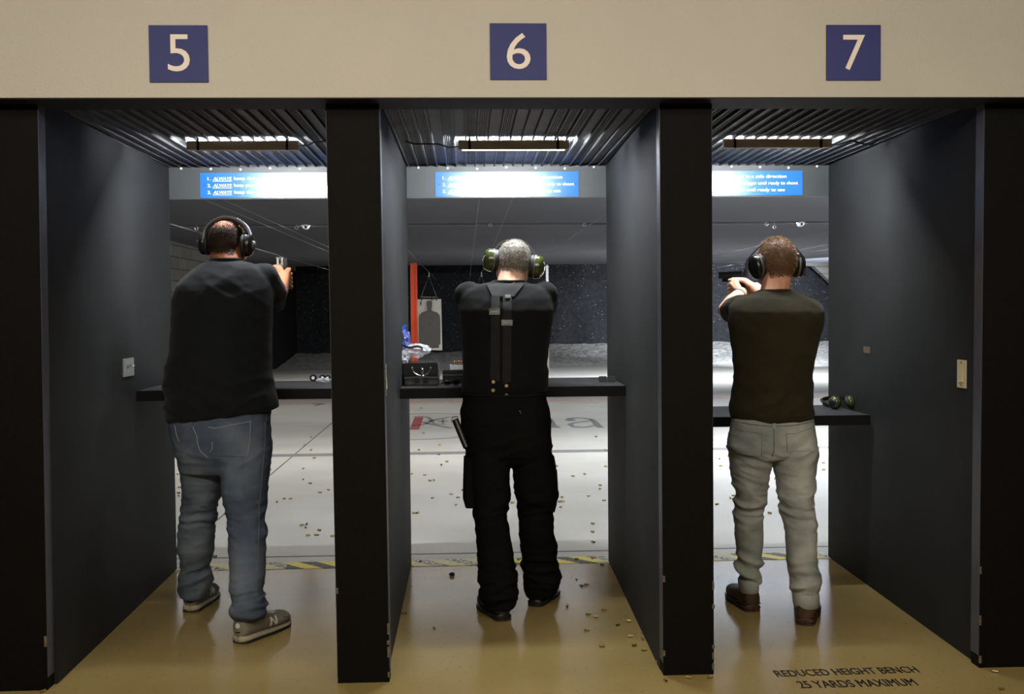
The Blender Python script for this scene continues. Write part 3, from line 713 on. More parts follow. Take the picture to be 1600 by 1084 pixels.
# ------------------------------------------------------------------ people
def rows_loft(bm, rows, e=2.3, n=36):
    """rows: (v, uL, uR, depth Y, half depth) read down the back silhouette"""
    rings = []
    for v, l, r, Y, ry in rows:
        a, b = atY(l, v, Y), atY(r, v, Y)
        rings.append(hring((a.x+b.x)/2, Y, (a.z+b.z)/2, (b.x-a.x)/2, ry, n, e))
    loft(bm, rings)
def chain(bm, pts):
    for (p0, r0), (p1, r1) in zip(pts, pts[1:]): capsule(bm, p0, r0, p1, r1)
def make_head(bm, c, a, yaw=0, roll=0, pitch=0):
    """skull, face and neck top; c = skull centre, a = half width"""
    m = Matrix.Rotation(R(yaw), 3, 'Z') @ Matrix.Rotation(R(pitch), 3, 'X') @ Matrix.Rotation(R(roll), 3, 'Y')
    T = lambda x, y, z: Vector(c)+m @ Vector((x*a, y*a, z*a))
    E = lambda x, y, z, r: ell(bm, T(x, y, z), [q*a for q in r], m)
    E(0, 0, .12, (1.0, 1.2, 1.12)); E(0, -.25, -.1, (.95, .95, .95)); E(0, .28, -.45, (.86, .9, .95))   # cranium, occiput, cheeks
    E(0, .55, -1.0, (.62, .62, .55)); E(0, .92, -1.22, (.3, .28, .26)); E(0, .95, .28, (.72, .3, .45))   # jaw, chin, brow mass
    for s in (-1, 1):
        E(.5*s, .88, -.38, (.3, .3, .26)); E(.36*s, 1.12, .02, (.3, .14, .09)); E(.72*s, .3, -.85, (.28, .5, .4))
        E(1.0*s, -.02, -.28, (.10, .2, .38)); E(1.08*s, -.1, -.2, (.08, .14, .26))
    capsule(bm, T(0, 1.12, .0), .1*a, T(0, 1.48, -.48), .17*a); E(0, 1.3, -.52, (.26, .16, .13))
    E(0, 1.14, -.80, (.3, .13, .07)); E(0, 1.12, -.92, (.26, .13, .09))
    return T, m
def hand_pair(bm, O, Fv, s=1.0, elbowR=None, elbowL=None, shR=None, shL=None, rr=(.05, .036, .028)):
    Fv = Vector(Fv).normalized(); U = Vector((0, 0, 1)); U = (U-Fv*U.dot(Fv)).normalized(); Rv = Fv.cross(U).normalized(); O = Vector(O)
    P = lambda f, r, u: O+Fv*f*s+Rv*r*s+U*u*s
    wr = P(-.085, .022, -.045); wl = P(-.065, -.055, -.068)
    fr = .0095*s
    for i in range(4):
        k = P(.012-.004*i, .036-.002*i, -.012-.021*i)
        capsule(bm, wr, .02*s, k, .0125*s)
        if i == 0: chain(bm, [(k, fr*1.1), (P(.05, .026, -.008), fr), (P(.082, .012, -.014), fr*.9), (P(.088, -.008, -.02), fr*.85)])
        else: chain(bm, [(k, fr*1.1), (P(.046, .028, -.018-.02*i), fr), (P(.062, .0, -.02-.02*i), fr*.95), (P(.045, -.022, -.02-.02*i), fr*.85)])
    chain(bm, [(wr, .018*s), (P(-.028, -.004, -.006), .0155*s), (P(.004, -.026, .001), .011*s), (P(.038, -.028, .003), .0095*s)])
    for i in range(4):
        k = P(.02-.004*i, -.046+.002*i, -.022-.021*i)
        capsule(bm, wl, .02*s, k, .0125*s)
        chain(bm, [(k, fr*1.1), (P(.066, -.032, -.028-.02*i), fr), (P(.082, -.004, -.03-.02*i), fr*.95), (P(.072, .026, -.03-.02*i), fr*.9), (P(.05, .043, -.03-.02*i), fr*.85)])
    chain(bm, [(wl, .018*s), (P(-.015, -.044, -.022), .014*s), (P(.025, -.036, -.004), .0105*s), (P(.062, -.03, -.002), .009*s)])
    if elbowR: chain(bm, [(wr, rr[2]), (Vector(elbowR).lerp(wr, .45), rr[1]*1.12), (elbowR, rr[1]), (Vector(elbowR).lerp(Vector(shR), .5), rr[0]), (shR, rr[0]*1.1)])
    if elbowL: chain(bm, [(wl, rr[2]), (Vector(elbowL).lerp(wl, .45), rr[1]*1.12), (elbowL, rr[1]), (Vector(elbowL).lerp(Vector(shL), .5), rr[0]), (shL, rr[0]*1.1)])
    return P, Fv, Rv, U
def pistol(P, label, slide_m, name='pistol'):
    g = empty(name, P(0, 0, 0), label, 'gun')
    def bx(part, f0, f1, r0, r1, u0, u1, m, bev=.0015):
        bm = B(); r = bmesh.ops.create_cube(bm, size=1)
        for v in r['verts']: v.co = P((f0+f1)/2+v.co.x*(f1-f0), (r0+r1)/2+v.co.y*(r1-r0), (u0+u1)/2+v.co.z*(u1-u0))
        if bev: bmesh.ops.bevel(bm, geom=bm.edges[:], offset=bev, segments=2, affect='EDGES')
        return obj(part, bm, m, g)
    bx('slide', -.016, .172, -.0135, .0135, .012, .040, slide_m, .003)
    bx('frame', -.004, .145, -.0125, .0125, -.008, .0125, slide_m)
    bm = B(); pts = [(-.006, -.004), (.046, -.004), (.026, -.112), (-.030, -.112)]
    a = [[P(f, r, u) for f, u in pts] for r in (-.014, .014)]
    hexa(bm, [a[0][0], a[0][1], a[0][2], a[0][3], a[1][0], a[1][1], a[1][2], a[1][3]]); obj('grip', bm, M['black'], g)
    bm = B(); tube(bm, [P(f, 0, u) for f, u in ((.048, -.008), (.052, -.034), (.085, -.036), (.092, -.008))], .003, 6); obj('trigger_guard', bm, M['dsteel'], g)
    bm = B(); tube(bm, [P(.066, 0, -.006), P(.060, 0, -.026)], .0025, 6); obj('trigger', bm, M['dsteel'], g)
    bm = B(); tube(bm, [P(-.016, 0, .016), P(-.030, 0, .032), P(-.026, 0, .04)], .005, 8); obj('hammer', bm, M['dsteel'], g, True)
    bx('rear_sight', -.014, -.004, -.010, .010, .040, .047, M['dblack'], 0); bx('front_sight', .160, .168, -.002, .002, .040, .046, M['dblack'], 0)
    bm = B(); tube(bm, [P(.170, 0, .024), P(.178, 0, .024)], .007, 12); obj('barrel', bm, M['dsteel'], g)
    return g
def hair_cap(name, T, m, a, matl, parent, lift, front=.35, back=-1.05, thick=1.0, strands=0, smat=None, slen=.01, topy=0, low=-.55, seed=1, fade=.6, skinny=.0006, bald=0):
    """short hair: a shell raised from the scalp of the body mesh, plus fine strands"""
    C0 = T(0, 0, 0); mi = m.inverted(); rnd = random.Random(seed); me = parent.data
    def hl(x, y):       # hairline height round the head: nape, above the ears, forehead
        ang = math.atan2(abs(x), -y)
        if ang < .75: return back
        if ang < 1.25: return back+(low-back)*(ang-.75)/.5
        return low+(front-low+.3)*min(1, (ang-1.25)/.8)
    keep = []; every = []
    loc = [mi @ ((v.co-C0)/a) for v in me.vertices]
    for p in me.polygons:
        c = sum((loc[i] for i in p.vertices), Vector())/len(p.vertices)
        if c.length > 1.95 or c.z < -1.6: continue
        if abs(c.x) > 1.03 and c.z < .1: continue
        e_ = (c.z-hl(c.x, c.y))/.3
        if e_ < 1 and rnd.random() > e_*1.3: continue
        every.append((p, c))
        if bald and c.z > bald and rnd.random() < (c.z-bald)/.35: continue
        if c.z > hl(c.x, c.y)+.06*noise.noise(c*7): keep.append((p, c))
    bm = B(); idx = {}
    def V(i):
        if i not in idx:
            v = me.vertices[i]; q = loc[i]; e = min(1, max(0, (q.z-hl(q.x, q.y))/.35))
            idx[i] = bm.verts.new(v.co+v.normal*a*(.012+lift*e*(.6+.7*max(0, q.z))*(1+.5*noise.noise(q*6))))
        return idx[i]
    for p, c in keep:
        try: bm.faces.new([V(i) for i in p.vertices])
        except Exception: pass
    h = obj(name, bm, matl, parent, True)
    if strands:
        sb = B(); P = [(p.center.copy(), p.normal.copy(), c) for p, c in every]; back_ = m @ Vector((0, -1, 0))
        for _ in range(strands):
            ce, nn, q = P[rnd.randrange(len(P))]
            e = min(1, max(0, (q.z-hl(q.x, q.y))/.5))
            if rnd.random() > 1-fade*(1-e): continue
            ce = ce+nn*a*lift*e*.5+Vector((rnd.uniform(-.004, .004), rnd.uniform(-.004, .004), rnd.uniform(-.004, .004)))
            upz = max(0, q.z)
            d = (nn*.6+Vector((rnd.uniform(-.4, .4), rnd.uniform(-.4, .3), -.55+.35*upz+rnd.uniform(-.3, .3)))).normalized()
            ln = slen*(.3+.2*e+.8*upz)*rnd.uniform(.6, 1.3)
            p0, p1, p2 = ce, ce+d*ln*.6, ce+d*ln+Vector((0, 0, -.15*ln))
            w = (p1-p0).cross(Vector((rnd.random()-.5, rnd.random()-.5, rnd.random()-.5))).normalized()*skinny
            v = [sb.verts.new(x) for x in (p0-w, p0+w, p1+w*.8, p1-w*.8, p2)]
            sb.faces.new((v[0], v[1], v[2], v[3])); sb.faces.new((v[3], v[2], v[4]))
        m2 = bpy.data.meshes.new('hair_strands'); sb.to_mesh(m2); sb.free()
        st = finish('hair_strands', m2, smat, h); st['kind'] = 'stuff'
    return h
def eyes(T, a, parent):
    for s in (-1, 1):
        bm = B(); ell(bm, T(.36*s, 1.04, -.08), (.15*a, .13*a, .13*a)); obj('eye', bm, M['eye'], parent, True)
def shoe(name, heel, toe, w, parent, kind, Hh):
    """heel, toe = floor points; builds upper and sole along the foot line"""
    h = Vector((heel[0], heel[1], 0)); t = Vector((toe[0], toe[1], 0)); d = t-h; L = d.length; d.normalize(); s = Vector((d.y, -d.x, 0)); Z = Vector((0, 0, 1))
    wid = lambda u: w/2*(.70+.24*math.sin(min(1, u*1.35)*math.pi/2)+.10*math.sin(max(0, u-.35)/.65*math.pi)) * (1 if u < .84 else math.sqrt(max(.06, 1-((u-.84)/.166)**2)))
    us = [0, .015, .04, .08, .14, .2, .28, .36, .44, .52, .6, .68, .76, .84, .9, .95, .985, 1]
    def wd(u):
        x = wid(u)
        if u < .06: x *= math.sqrt(max(.05, 1-((.06-u)/.062)**2))
        return x
    def stack(z0f, z1f, in0, in1, n=22, e=2.6):
        bm = B(); rings = []
        for u in us:
            q = wd(u); z0, z1 = z0f(u), z1f(u); ring = []
            for k in range(n):
                a = 2*math.pi*k/n; cx, sz = math.cos(a), math.sin(a)
                x = math.copysign(abs(cx)**(2/e), cx); z = math.copysign(abs(sz)**(2/e), sz)
                sc = in0 if z < 0 else in0+(in1-in0)*z
                ring.append(h+d*(L*u)+s*(x*q*sc)+Z*((z0+z1)/2+z*(z1-z0)/2))
            rings.append(ring)
        loft(bm, rings); return bm
    if kind == 'sneaker': st = lambda u: .036-.010*u+.008*max(0, u-.85)*6; lift = lambda u: .001+.012*max(0, (u-.8)/.2)**2
    else: st = lambda u: (.034 if u < .32 else .024); lift = lambda u: .0005 if u < .33 else .0005+.006*max(0, (u-.8)/.2)**2+(.008 if .34 < u < .5 else 0)
    top = lambda u: (Hh if u < .34 else Hh-(Hh-.078)*min(1, (u-.34)/.38)) * (1 if u < .86 else 1-.30*((u-.86)/.14)**1.6)
    mu = {'sneaker': M['suede'], 'boot': M['leather'], 'black': M['bleather']}[kind]; ms = {'sneaker': M['midsole'], 'boot': M['bootsole'], 'black': M['bleather']}[kind]
    ub = stack(lambda u: st(u)-.008, top, .98, .70 if kind == 'sneaker' else .92, e=2.6 if kind == 'sneaker' else 3.0)
    if kind == 'sneaker': sh = obj(name, ub, mu, parent, True)
    else:      # ankle shaft grown out of the foot
        rg = []
        for z, k, ce in ((.035, 1.0, .25), (.07, 1.0, .25), (.10, .93, .24), (.112, .84, .24), (.122, .80, .24)):
            c = h+d*(L*ce)+Z*z
            rg.append([c+d*(math.cos(t)*L*.235*k)+s*(math.sin(t)*w*.40*k) for t in (2*math.pi*q/28 for q in range(28))])
        loft(ub, rg); sh = finish(name, remesh(ub, .004, 6), mu, parent, True)
    obj('sole', stack(lambda u: lift(u)+.006, st, 1.05, .98, e=3), ms, sh, True, 50)
    obj('outsole', stack(lambda u: lift(u), lambda u: lift(u)+.008, 1.04, 1.04, e=5), M['outsole'] if kind != 'boot' else M['bootsole'], sh)
    pt = lambda u, side, z: h+d*(L*u)+s*(side*wd(u))+Z*z
    if kind == 'boot':
        bm = B(); tube(bm, [pt(u, 1.03*sd, st(u)+.004) for sd, seq in ((-1, us[::-1]), (1, us)) for u in seq if .02 < u < .98], .0028, 6, True); obj('welt', bm, M['bootsole'], sh, True)
    return sh, pt, d, s, L
def ribbon(bm, pts, wvec, w, t):
    """flat band through pts, width w along wvec, thickness t"""
    P = [Vector(p) for p in pts]; rings = []; W = Vector(wvec).normalized()
    for i, p in enumerate(P):
        d = (P[min(i+1, len(P)-1)]-P[max(i-1, 0)]).normalized(); n = d.cross(W).normalized(); ww = w[i] if isinstance(w, (list, tuple)) else w
        rings.append([p+W*ww/2+n*t/2, p+W*ww/2-n*t/2, p-W*ww/2-n*t/2, p-W*ww/2+n*t/2])
    loft(bm, rings)
def smooth_pts(P, n=6):
    out = []; P = [Vector(p) for p in P]
    for i in range(len(P)-1):
        p0, p1, p2, p3 = P[max(i-1, 0)], P[i], P[i+1], P[min(i+2, len(P)-1)]
        for k in range(n):
            t = k/n; out.append(.5*((2*p1)+(p2-p0)*t+(2*p0-5*p1+4*p2-p3)*t*t+(3*p1-p0-3*p2+p3)*t**3))
    return out+[P[-1]]
def cup(parent, c, axis, ry, rz, lay, roll=0, name='ear_cup'):
    """ear cup built outwards from the head; lay = list of (distance, scale, material key, part name)"""
    ax = Vector(axis).normalized(); v = Vector((0, 1, 0)); v = (v-ax*v.dot(ax)).normalized(); z = ax.cross(v).normalized()
    first = None
    for nm, mk, prof in lay:
        bm = B(); rings = []
        for dd, sc in prof:
            rings.append([Vector(c)+ax*dd+v*(math.cos(t)*ry*sc)+z*(math.sin(t)*rz*sc) for t in (2*math.pi*k/32 for k in range(32))])
        loft(bm, rings)
        o = obj(nm, bm, M[mk], parent if first is None else first, True, 50)
        if first is None: first = o
    return first, ax, v, z
N3 = lambda p, sx, sy, sz, o=0: noise.noise(Vector((p.x*sx+o, p.y*sy+o*1.7, p.z*sz+o*.3)))
def ridge(x): return (1-abs(x)*2.2) if abs(x) < .45 else 0
def jeans_disp(zk, za, zs, amp=.007, seed=0):
    """folds: strong at the ankles, behind the knees and under the seat"""
    def f(p, n):
        w = .25+1.0*math.exp(-((p.z-zk)/.09)**2)+1.35*math.exp(-((p.z-za)/.085)**2)+.6*math.exp(-((p.z-zs)/.06)**2)
        sk = .35*N3(p, 3, 3, 3, seed)
        q = Vector((p.x, p.y, p.z+sk*.25+.25*abs(p.x-round(p.x*2)/2)))
        r = ridge(N3(q, 4.5, 4.5, 17, seed))*1.0+.6*ridge(N3(q, 7, 7, 26, seed+9))
        return amp*w*(r-.45)+.0012*N3(p, 25, 25, 25, seed)
    return f
def tee_disp(amp=.006, seed=0, zlo=1.1, zhi=1.5):
    def f(p, n):
        q = Vector((p.x*.9+p.z*.75, p.y, p.z*.9-p.x*.55))
        q2 = Vector((p.x*.9-p.z*.7, p.y, p.z*.9+p.x*.6))
        w = .55+.8*math.exp(-((p.z-zlo)/.12)**2)
        r = .7*ridge(N3(q, 3.2, 3, 11, seed))+.5*ridge(N3(q2, 3.4, 3, 13, seed+5))
        return amp*w*(r-.35)+.0008*N3(p, 30, 30, 30, seed)
    return f
def hem_ring(me, y): pass
def garment(name, bm, vox, matl, parent, fn=None, it=5):
    me = remesh(bm, vox, it)
    if fn: displace(me, fn)
    return finish(name, me, matl, parent, True), bvh(me)

def body_fill(bm, rows, legs, neck_to):
    """slim torso and legs inside the clothes so that the body is one figure"""
    c = []
    for vL, uL, vR, uR, Y, ry in rows:
        a, b = atY(uL, vL, Y), atY(uR, vR, Y); c.append(hring((a.x+b.x)/2, Y, (a.z+b.z)/2, (b.x-a.x)*.5*.86, ry*.84, 24, 2.2))
    loft(bm, c)
    for L in legs:
        q = []
        for v, l, r, Y, ry in L:
            a, b = atY(l, v, Y), atY(r, v, Y); q.append(((a+b)/2, (b.x-a.x)/2*.72))
        q = q[:-1]; q[-1] = (q[-1][0], q[-1][1]*.7); chain(bm, q[::2]+[q[-1]])
def rows2(bm, rows, e=2.3, n=40):
    rings = []
    for vL, uL, vR, uR, Y, ry in rows:
        a, b = atY(uL, vL, Y), atY(uR, vR, Y)
        rings.append(hring((a.x+b.x)/2, Y, (a.z+b.z)/2, (b.x-a.x)/2, ry, n, e, (b.z-a.z)/(b.x-a.x)))
    loft(bm, rings)
def collar(name, rows, i, matl, parent, r=.007, dy=0):
    vL, uL, vR, uR, Y, ry = rows[i]; a, b = atY(uL, vL, Y), atY(uR, vR, Y)
    bm = B(); tube(bm, hring((a.x+b.x)/2, Y-.003, (a.z+b.z)/2-.004, (b.x-a.x)/2*1.03, ry*1.10, 40, 2.1), r+.002, 8, True); return obj(name, bm, matl, parent, True)

# ---- the man in the left stall
def man_left():
    g = empty('person', (-1.38, .85, 0), 'person in a loose black tee and blue jeans in the left stall aiming a pistol', 'person')
    top = [(405, 331, 405, 377, .97, .062), (409, 322, 409, 387, .97, .078), (414, 310, 413, 401, .97, .095), (422, 299, 421, 413, .97, .115), (432, 288, 432, 420, .96, .13), (446, 277, 446, 425, .95, .145), (465, 271, 465, 427, .94, .155), (485, 268.5, 485, 426, .93, .16), (520, 268, 520, 424, .92, .165), (550, 266, 550, 424, .91, .17), (575, 259, 570, 424, .90, .175), (605, 257.5, 598, 425, .89, .175), (632, 258.5, 618, 430, .88, .17), (648, 260, 628, 434.5, .88, .165), (659, 261, 637, 436, .88, .163)]
    hips = [(630, 268, 625, 424, .88, .14), (660, 265, 658, 422, .88, .15), (680, 268, 680, 423, .88, .158), (700, 274, 700, 425, .88, .155), (718, 279, 718, 423, .88, .145), (738, 283, 738, 421, .88, .11)]
    Lg = [(700, 277, 348, .90, .115), (735, 282, 350, .92, .11), (764, 285.5, 346, .95, .10), (785, 286, 341, .97, .092), (806, 282, 337, .99, .088), (835, 278.5, 335, 1.01, .088), (859, 277.5, 334, 1.03, .086), (875, 282, 329, 1.05, .078), (888, 283.5, 324, 1.07, .068), (903, 281.5, 331, 1.08, .078), (920, 280, 326, 1.09, .08), (932, 281, 320, 1.09, .076)]
    Rg = [(700, 345, 425, .86, .12), (742, 345.5, 420, .83, .125), (765, 347, 418, .80, .12), (781, 350, 416.5, .78, .11), (806, 357, 414, .74, .098), (830, 358, 416, .71, .10), (849, 358, 415, .69, .10), (870, 359, 414, .66, .095), (898, 360.7, 414.6, .63, .09), (920, 361, 411, .61, .084), (931, 363, 410, .60, .082), (944, 366, 418, .59, .088), (955, 359, 416, .585, .09), (966, 368, 404, .60, .065)]
    a = .084; c = atY(354, 377, 1.02); bm = B(); T, m = make_head(bm, c, a, -14, 3)
    capsule(bm, T(0, -.15, -.6), .074, atY(354, 414, .97), .078)
    sR, sL = atY(411, 437, .99), atY(299, 456, 1.02); eR, eL = atY(430, 468, 1.27), atY(330, 478, 1.33)
    P, Fv, Rv, U = hand_pair(bm, atY(438, 417, 1.52), (-.07, 1, .02), 1.18, eR, eL, sR, sL, (.055, .045, .034))
    body_fill(bm, top[2:-1]+hips[:1]+hips[2:4], (Lg, Rg), None)
    me = remesh(bm, .0045, 4); body = finish('body', me, M['skin_a'], g, True); eyes(T, a, body)
    hair_cap('hair', T, m, a, M['hair_a'], body, .012, .42, -.86, 1, 9000, M['strand_a'], .004, low=-.2, seed=3, fade=.9, bald=.62)
    bm = B(); rows2(bm, top, 2.25); chain(bm, [(sR, .082), (atY(426, 455, 1.10), .07), (atY(427, 470, 1.20), .062)]); chain(bm, [(sL, .072), (atY(312, 466, 1.2), .062)])
    sh, tr = garment('t_shirt', bm, .007, M['tee_a'], g, tee_disp(.010, 3, 1.08), 12)
    collar('collar', top, 0, M['tee_a'], sh)
    bm = B(); seam(bm, [(262, 655), (290, 656), (314, 656.5), (345, 652), (369, 648), (400, 640), (434, 630)], tr, .0005, .0016); obj('hem_stitch', bm, M['tee_a'], sh)
    bm = B(); rows2(bm, hips, 2.3); rows_loft(bm, Lg, 2.2, 32); rows_loft(bm, Rg, 2.2, 32)
    fn = jeans_disp(.50, .16, .80, .0095, 11)
    je, tj = garment('jeans', bm, .0065, M['denim_a'], g, fn, 4)
    bm = B(); conform(bm, [(325, 664), (391, 656), (388, 714), (332, 712)], 14, 12, tj, .0035, .004); obj('back_pocket', bm, M['denim_a'], je, True, 50)
    bm = B(); conform(bm, [(262, 663), (275, 664), (285, 706), (276, 700)], 5, 8, tj, .0035, .004); obj('back_pocket', bm, M['denim_a'], je, True, 50)
    for nm, pts in (('pocket_stitch', [(325, 667), (336, 669), (391, 658)]), ('pocket_stitch', [(391, 657), (390, 690), (387, 712)]), ('centre_seam', [(300, 660), (303, 670), (308, 682), (310, 695), (314, 705), (326, 716)]), ('pocket_stitch', [(274, 664), (277, 680), (281, 690)]), ('pocket_stitch', [(332, 690), (332, 700), (328, 708)])):
        bm = B(); seam(bm, pts, tj, .0045, .0014); obj(nm, bm, M['stitch'], je, True)
    bm = B(); seam(bm, [(414, 660), (414, 690), (411, 730), (405, 790), (404, 850), (402, 900), (401, 925)], tj, .001, .0022); obj('side_seam', bm, M['stitchd'], je, True)
    for u in (299, 417):
        bm = B(); conform(bm, [(u-2.5, 650 if u < 400 else 644), (u+2.5, 650 if u < 400 else 644), (u+3, 669 if u < 400 else 658), (u-2, 669 if u < 400 else 658)], 2, 5, tj, .006, .004); obj('belt_loop', bm, M['denim_a'], je)
    for (hu, hv, dx, dy, L, nm) in ((297, 957, .08, .99, .33, 'sneaker'), (372, 1006, .47, .88, .34, 'sneaker')):
        h = atZ(hu, hv); d0 = Vector((dx, dy)).normalized()
        s, pt, d, sd, LL = shoe(nm, h, (h.x+d0.x*L, h.y+d0.y*L), .116, g, 'sneaker', .115)
        bm = B()
        for k in range(5):
            u = .50+.055*k; zz = .115-(.115-.078)*min(1, (u-.34)/.38)+.003
            tube(bm, [pt(u, -.42, zz-.012), pt(u+.01, 0, zz), pt(u+.02, .42, zz-.012)], .0035, 6); 
        obj('lace', bm, M['lace'], s, True)
        bm = B(); tube(bm, smooth_pts([pt(.47, .1, .104), pt(.44, .5, .118), pt(.50, .5, .10), pt(.47, 0, .103)], 5), .003, 6); obj('lace_bow', bm, M['lace'], s, True)
        # dark mesh toe box and the letter on the side
        bm = B()
        for side in (1, -1):
            w_, z0, z1, u0 = .115, .048, .088, .50
            me = None
            o3 = pt(u0 if side > 0 else u0+.2, 0, z0)
        bm.free()
        tree = bvh(s.data)
        def side_hit(u, z, side):
            o = pt(u, side*4, z); r_ = tree.ray_cast(o, -sd*side)
            return (r_[0], sd*side) if r_[0] else None
        for side in (1, -1):
            seg = [(.47, .044), (.495, .080), (.575, .044), (.60, .077)] if side > 0 else [(.60, .044), (.58, .080), (.505, .044), (.48, .077)]
            P_ = []
            for (u0, z0), (u1, z1) in zip(seg, seg[1:]):
                for k in range(5):
                    q = side_hit(u0+(u1-u0)*k/4, z0+(z1-z0)*k/4, side)
                    if q: P_.append(q[0]+q[1]*.001)
            if len(P_) > 4:
                bm = B(); tube(bm, P_, .0042, 6); obj('side_letter', bm, M['lace'], s)
        bm = B()
        for side in (1, -1):
            P_ = []
            for u, z in ((.74, .03), (.72, .05), (.76, .06), (.84, .052), (.93, .035)):
                q = side_hit(u, z, side)
                if q: P_.append(q[0])
            if len(P_) > 2: tube(bm, P_, .003, 6)
        obj('toe_overlay', bm, M['mesh'], s, True)
        bm = B(); r_ = tree.ray_cast(pt(0, 0, .075)-d*.2, d)
        if r_[0]: disc(bm, r_[0]+Vector((0, 0, .006)), d, .012, .003, 16)
        obj('heel_badge', bm, M['lace'], s)
        bm = B(); r_ = tree.ray_cast(pt(0, 0, .052)-d*.2, d)
        if r_[0]: tube(bm, [r_[0]-sd*.012, r_[0]+sd*.012], .003, 6)
        obj('heel_tab', bm, M['outsole'], s)
    pistol(P, 'pale steel pistol held by the man in the left stall', M['steel'])
    # ear muffs
    e = empty('ear_muffs', c, 'black ear muffs with a wide grey headband on the man in the left stall', 'ear muffs')
    bm = B(); ribbon(bm, smooth_pts([atY(319, 376, 1.03), atY(322, 358, 1.03), (atY(334, 344.5, 1.02)), atY(352, 338.5, 1.01), atY(370, 342, 1.0), atY(385, 353, .99), atY(392, 368, .985)]), Vector((0, 1, 0)), .042, .009); obj('headband', bm, M['bandgrey'], e, True, 40)
    bm = B(); ribbon(bm, smooth_pts([atY(320, 380, 1.03), atY(325, 360, 1.03), (atY(336, 348, 1.02)), atY(352, 343, 1.01), atY(368, 346, 1.0), atY(382, 356, .99), atY(390, 374, .985)]), Vector((0, 1, 0)), .034, .005); obj('headband_pad', bm, M['cushion'], e, True, 40)
    lay = [('ear_cushion', 'cushion', [(0, .9), (.004, 1), (.016, 1), (.02, .92)]), ('cup_shell', 'muffblk', [(.018, .95), (.022, 1.0), (.038, .97), (.048, .8), (.052, .5)]), ('knob', 'muffgrey', [(.05, .34), (.058, .34), (.064, .28), (.068, .12)])]
    f_, ax, vv, zz = cup(e, T(1.04, -.08, -.16), m @ Vector((1, 0, .0)), .040, .058, lay)
    bm = B(); tube(bm, smooth_pts([T(1.5, -.08, .45), T(1.62, -.2, .2), T(1.66, -.2, -.2), T(1.55, -.1, -.6)], 5), .0035, 6); obj('wire_yoke', bm, M['dsteel'], e, True)
    cup(e, T(-1.02, -.0, -.16), m @ Vector((-1, 0, 0)), .040, .056, lay)
man_left()

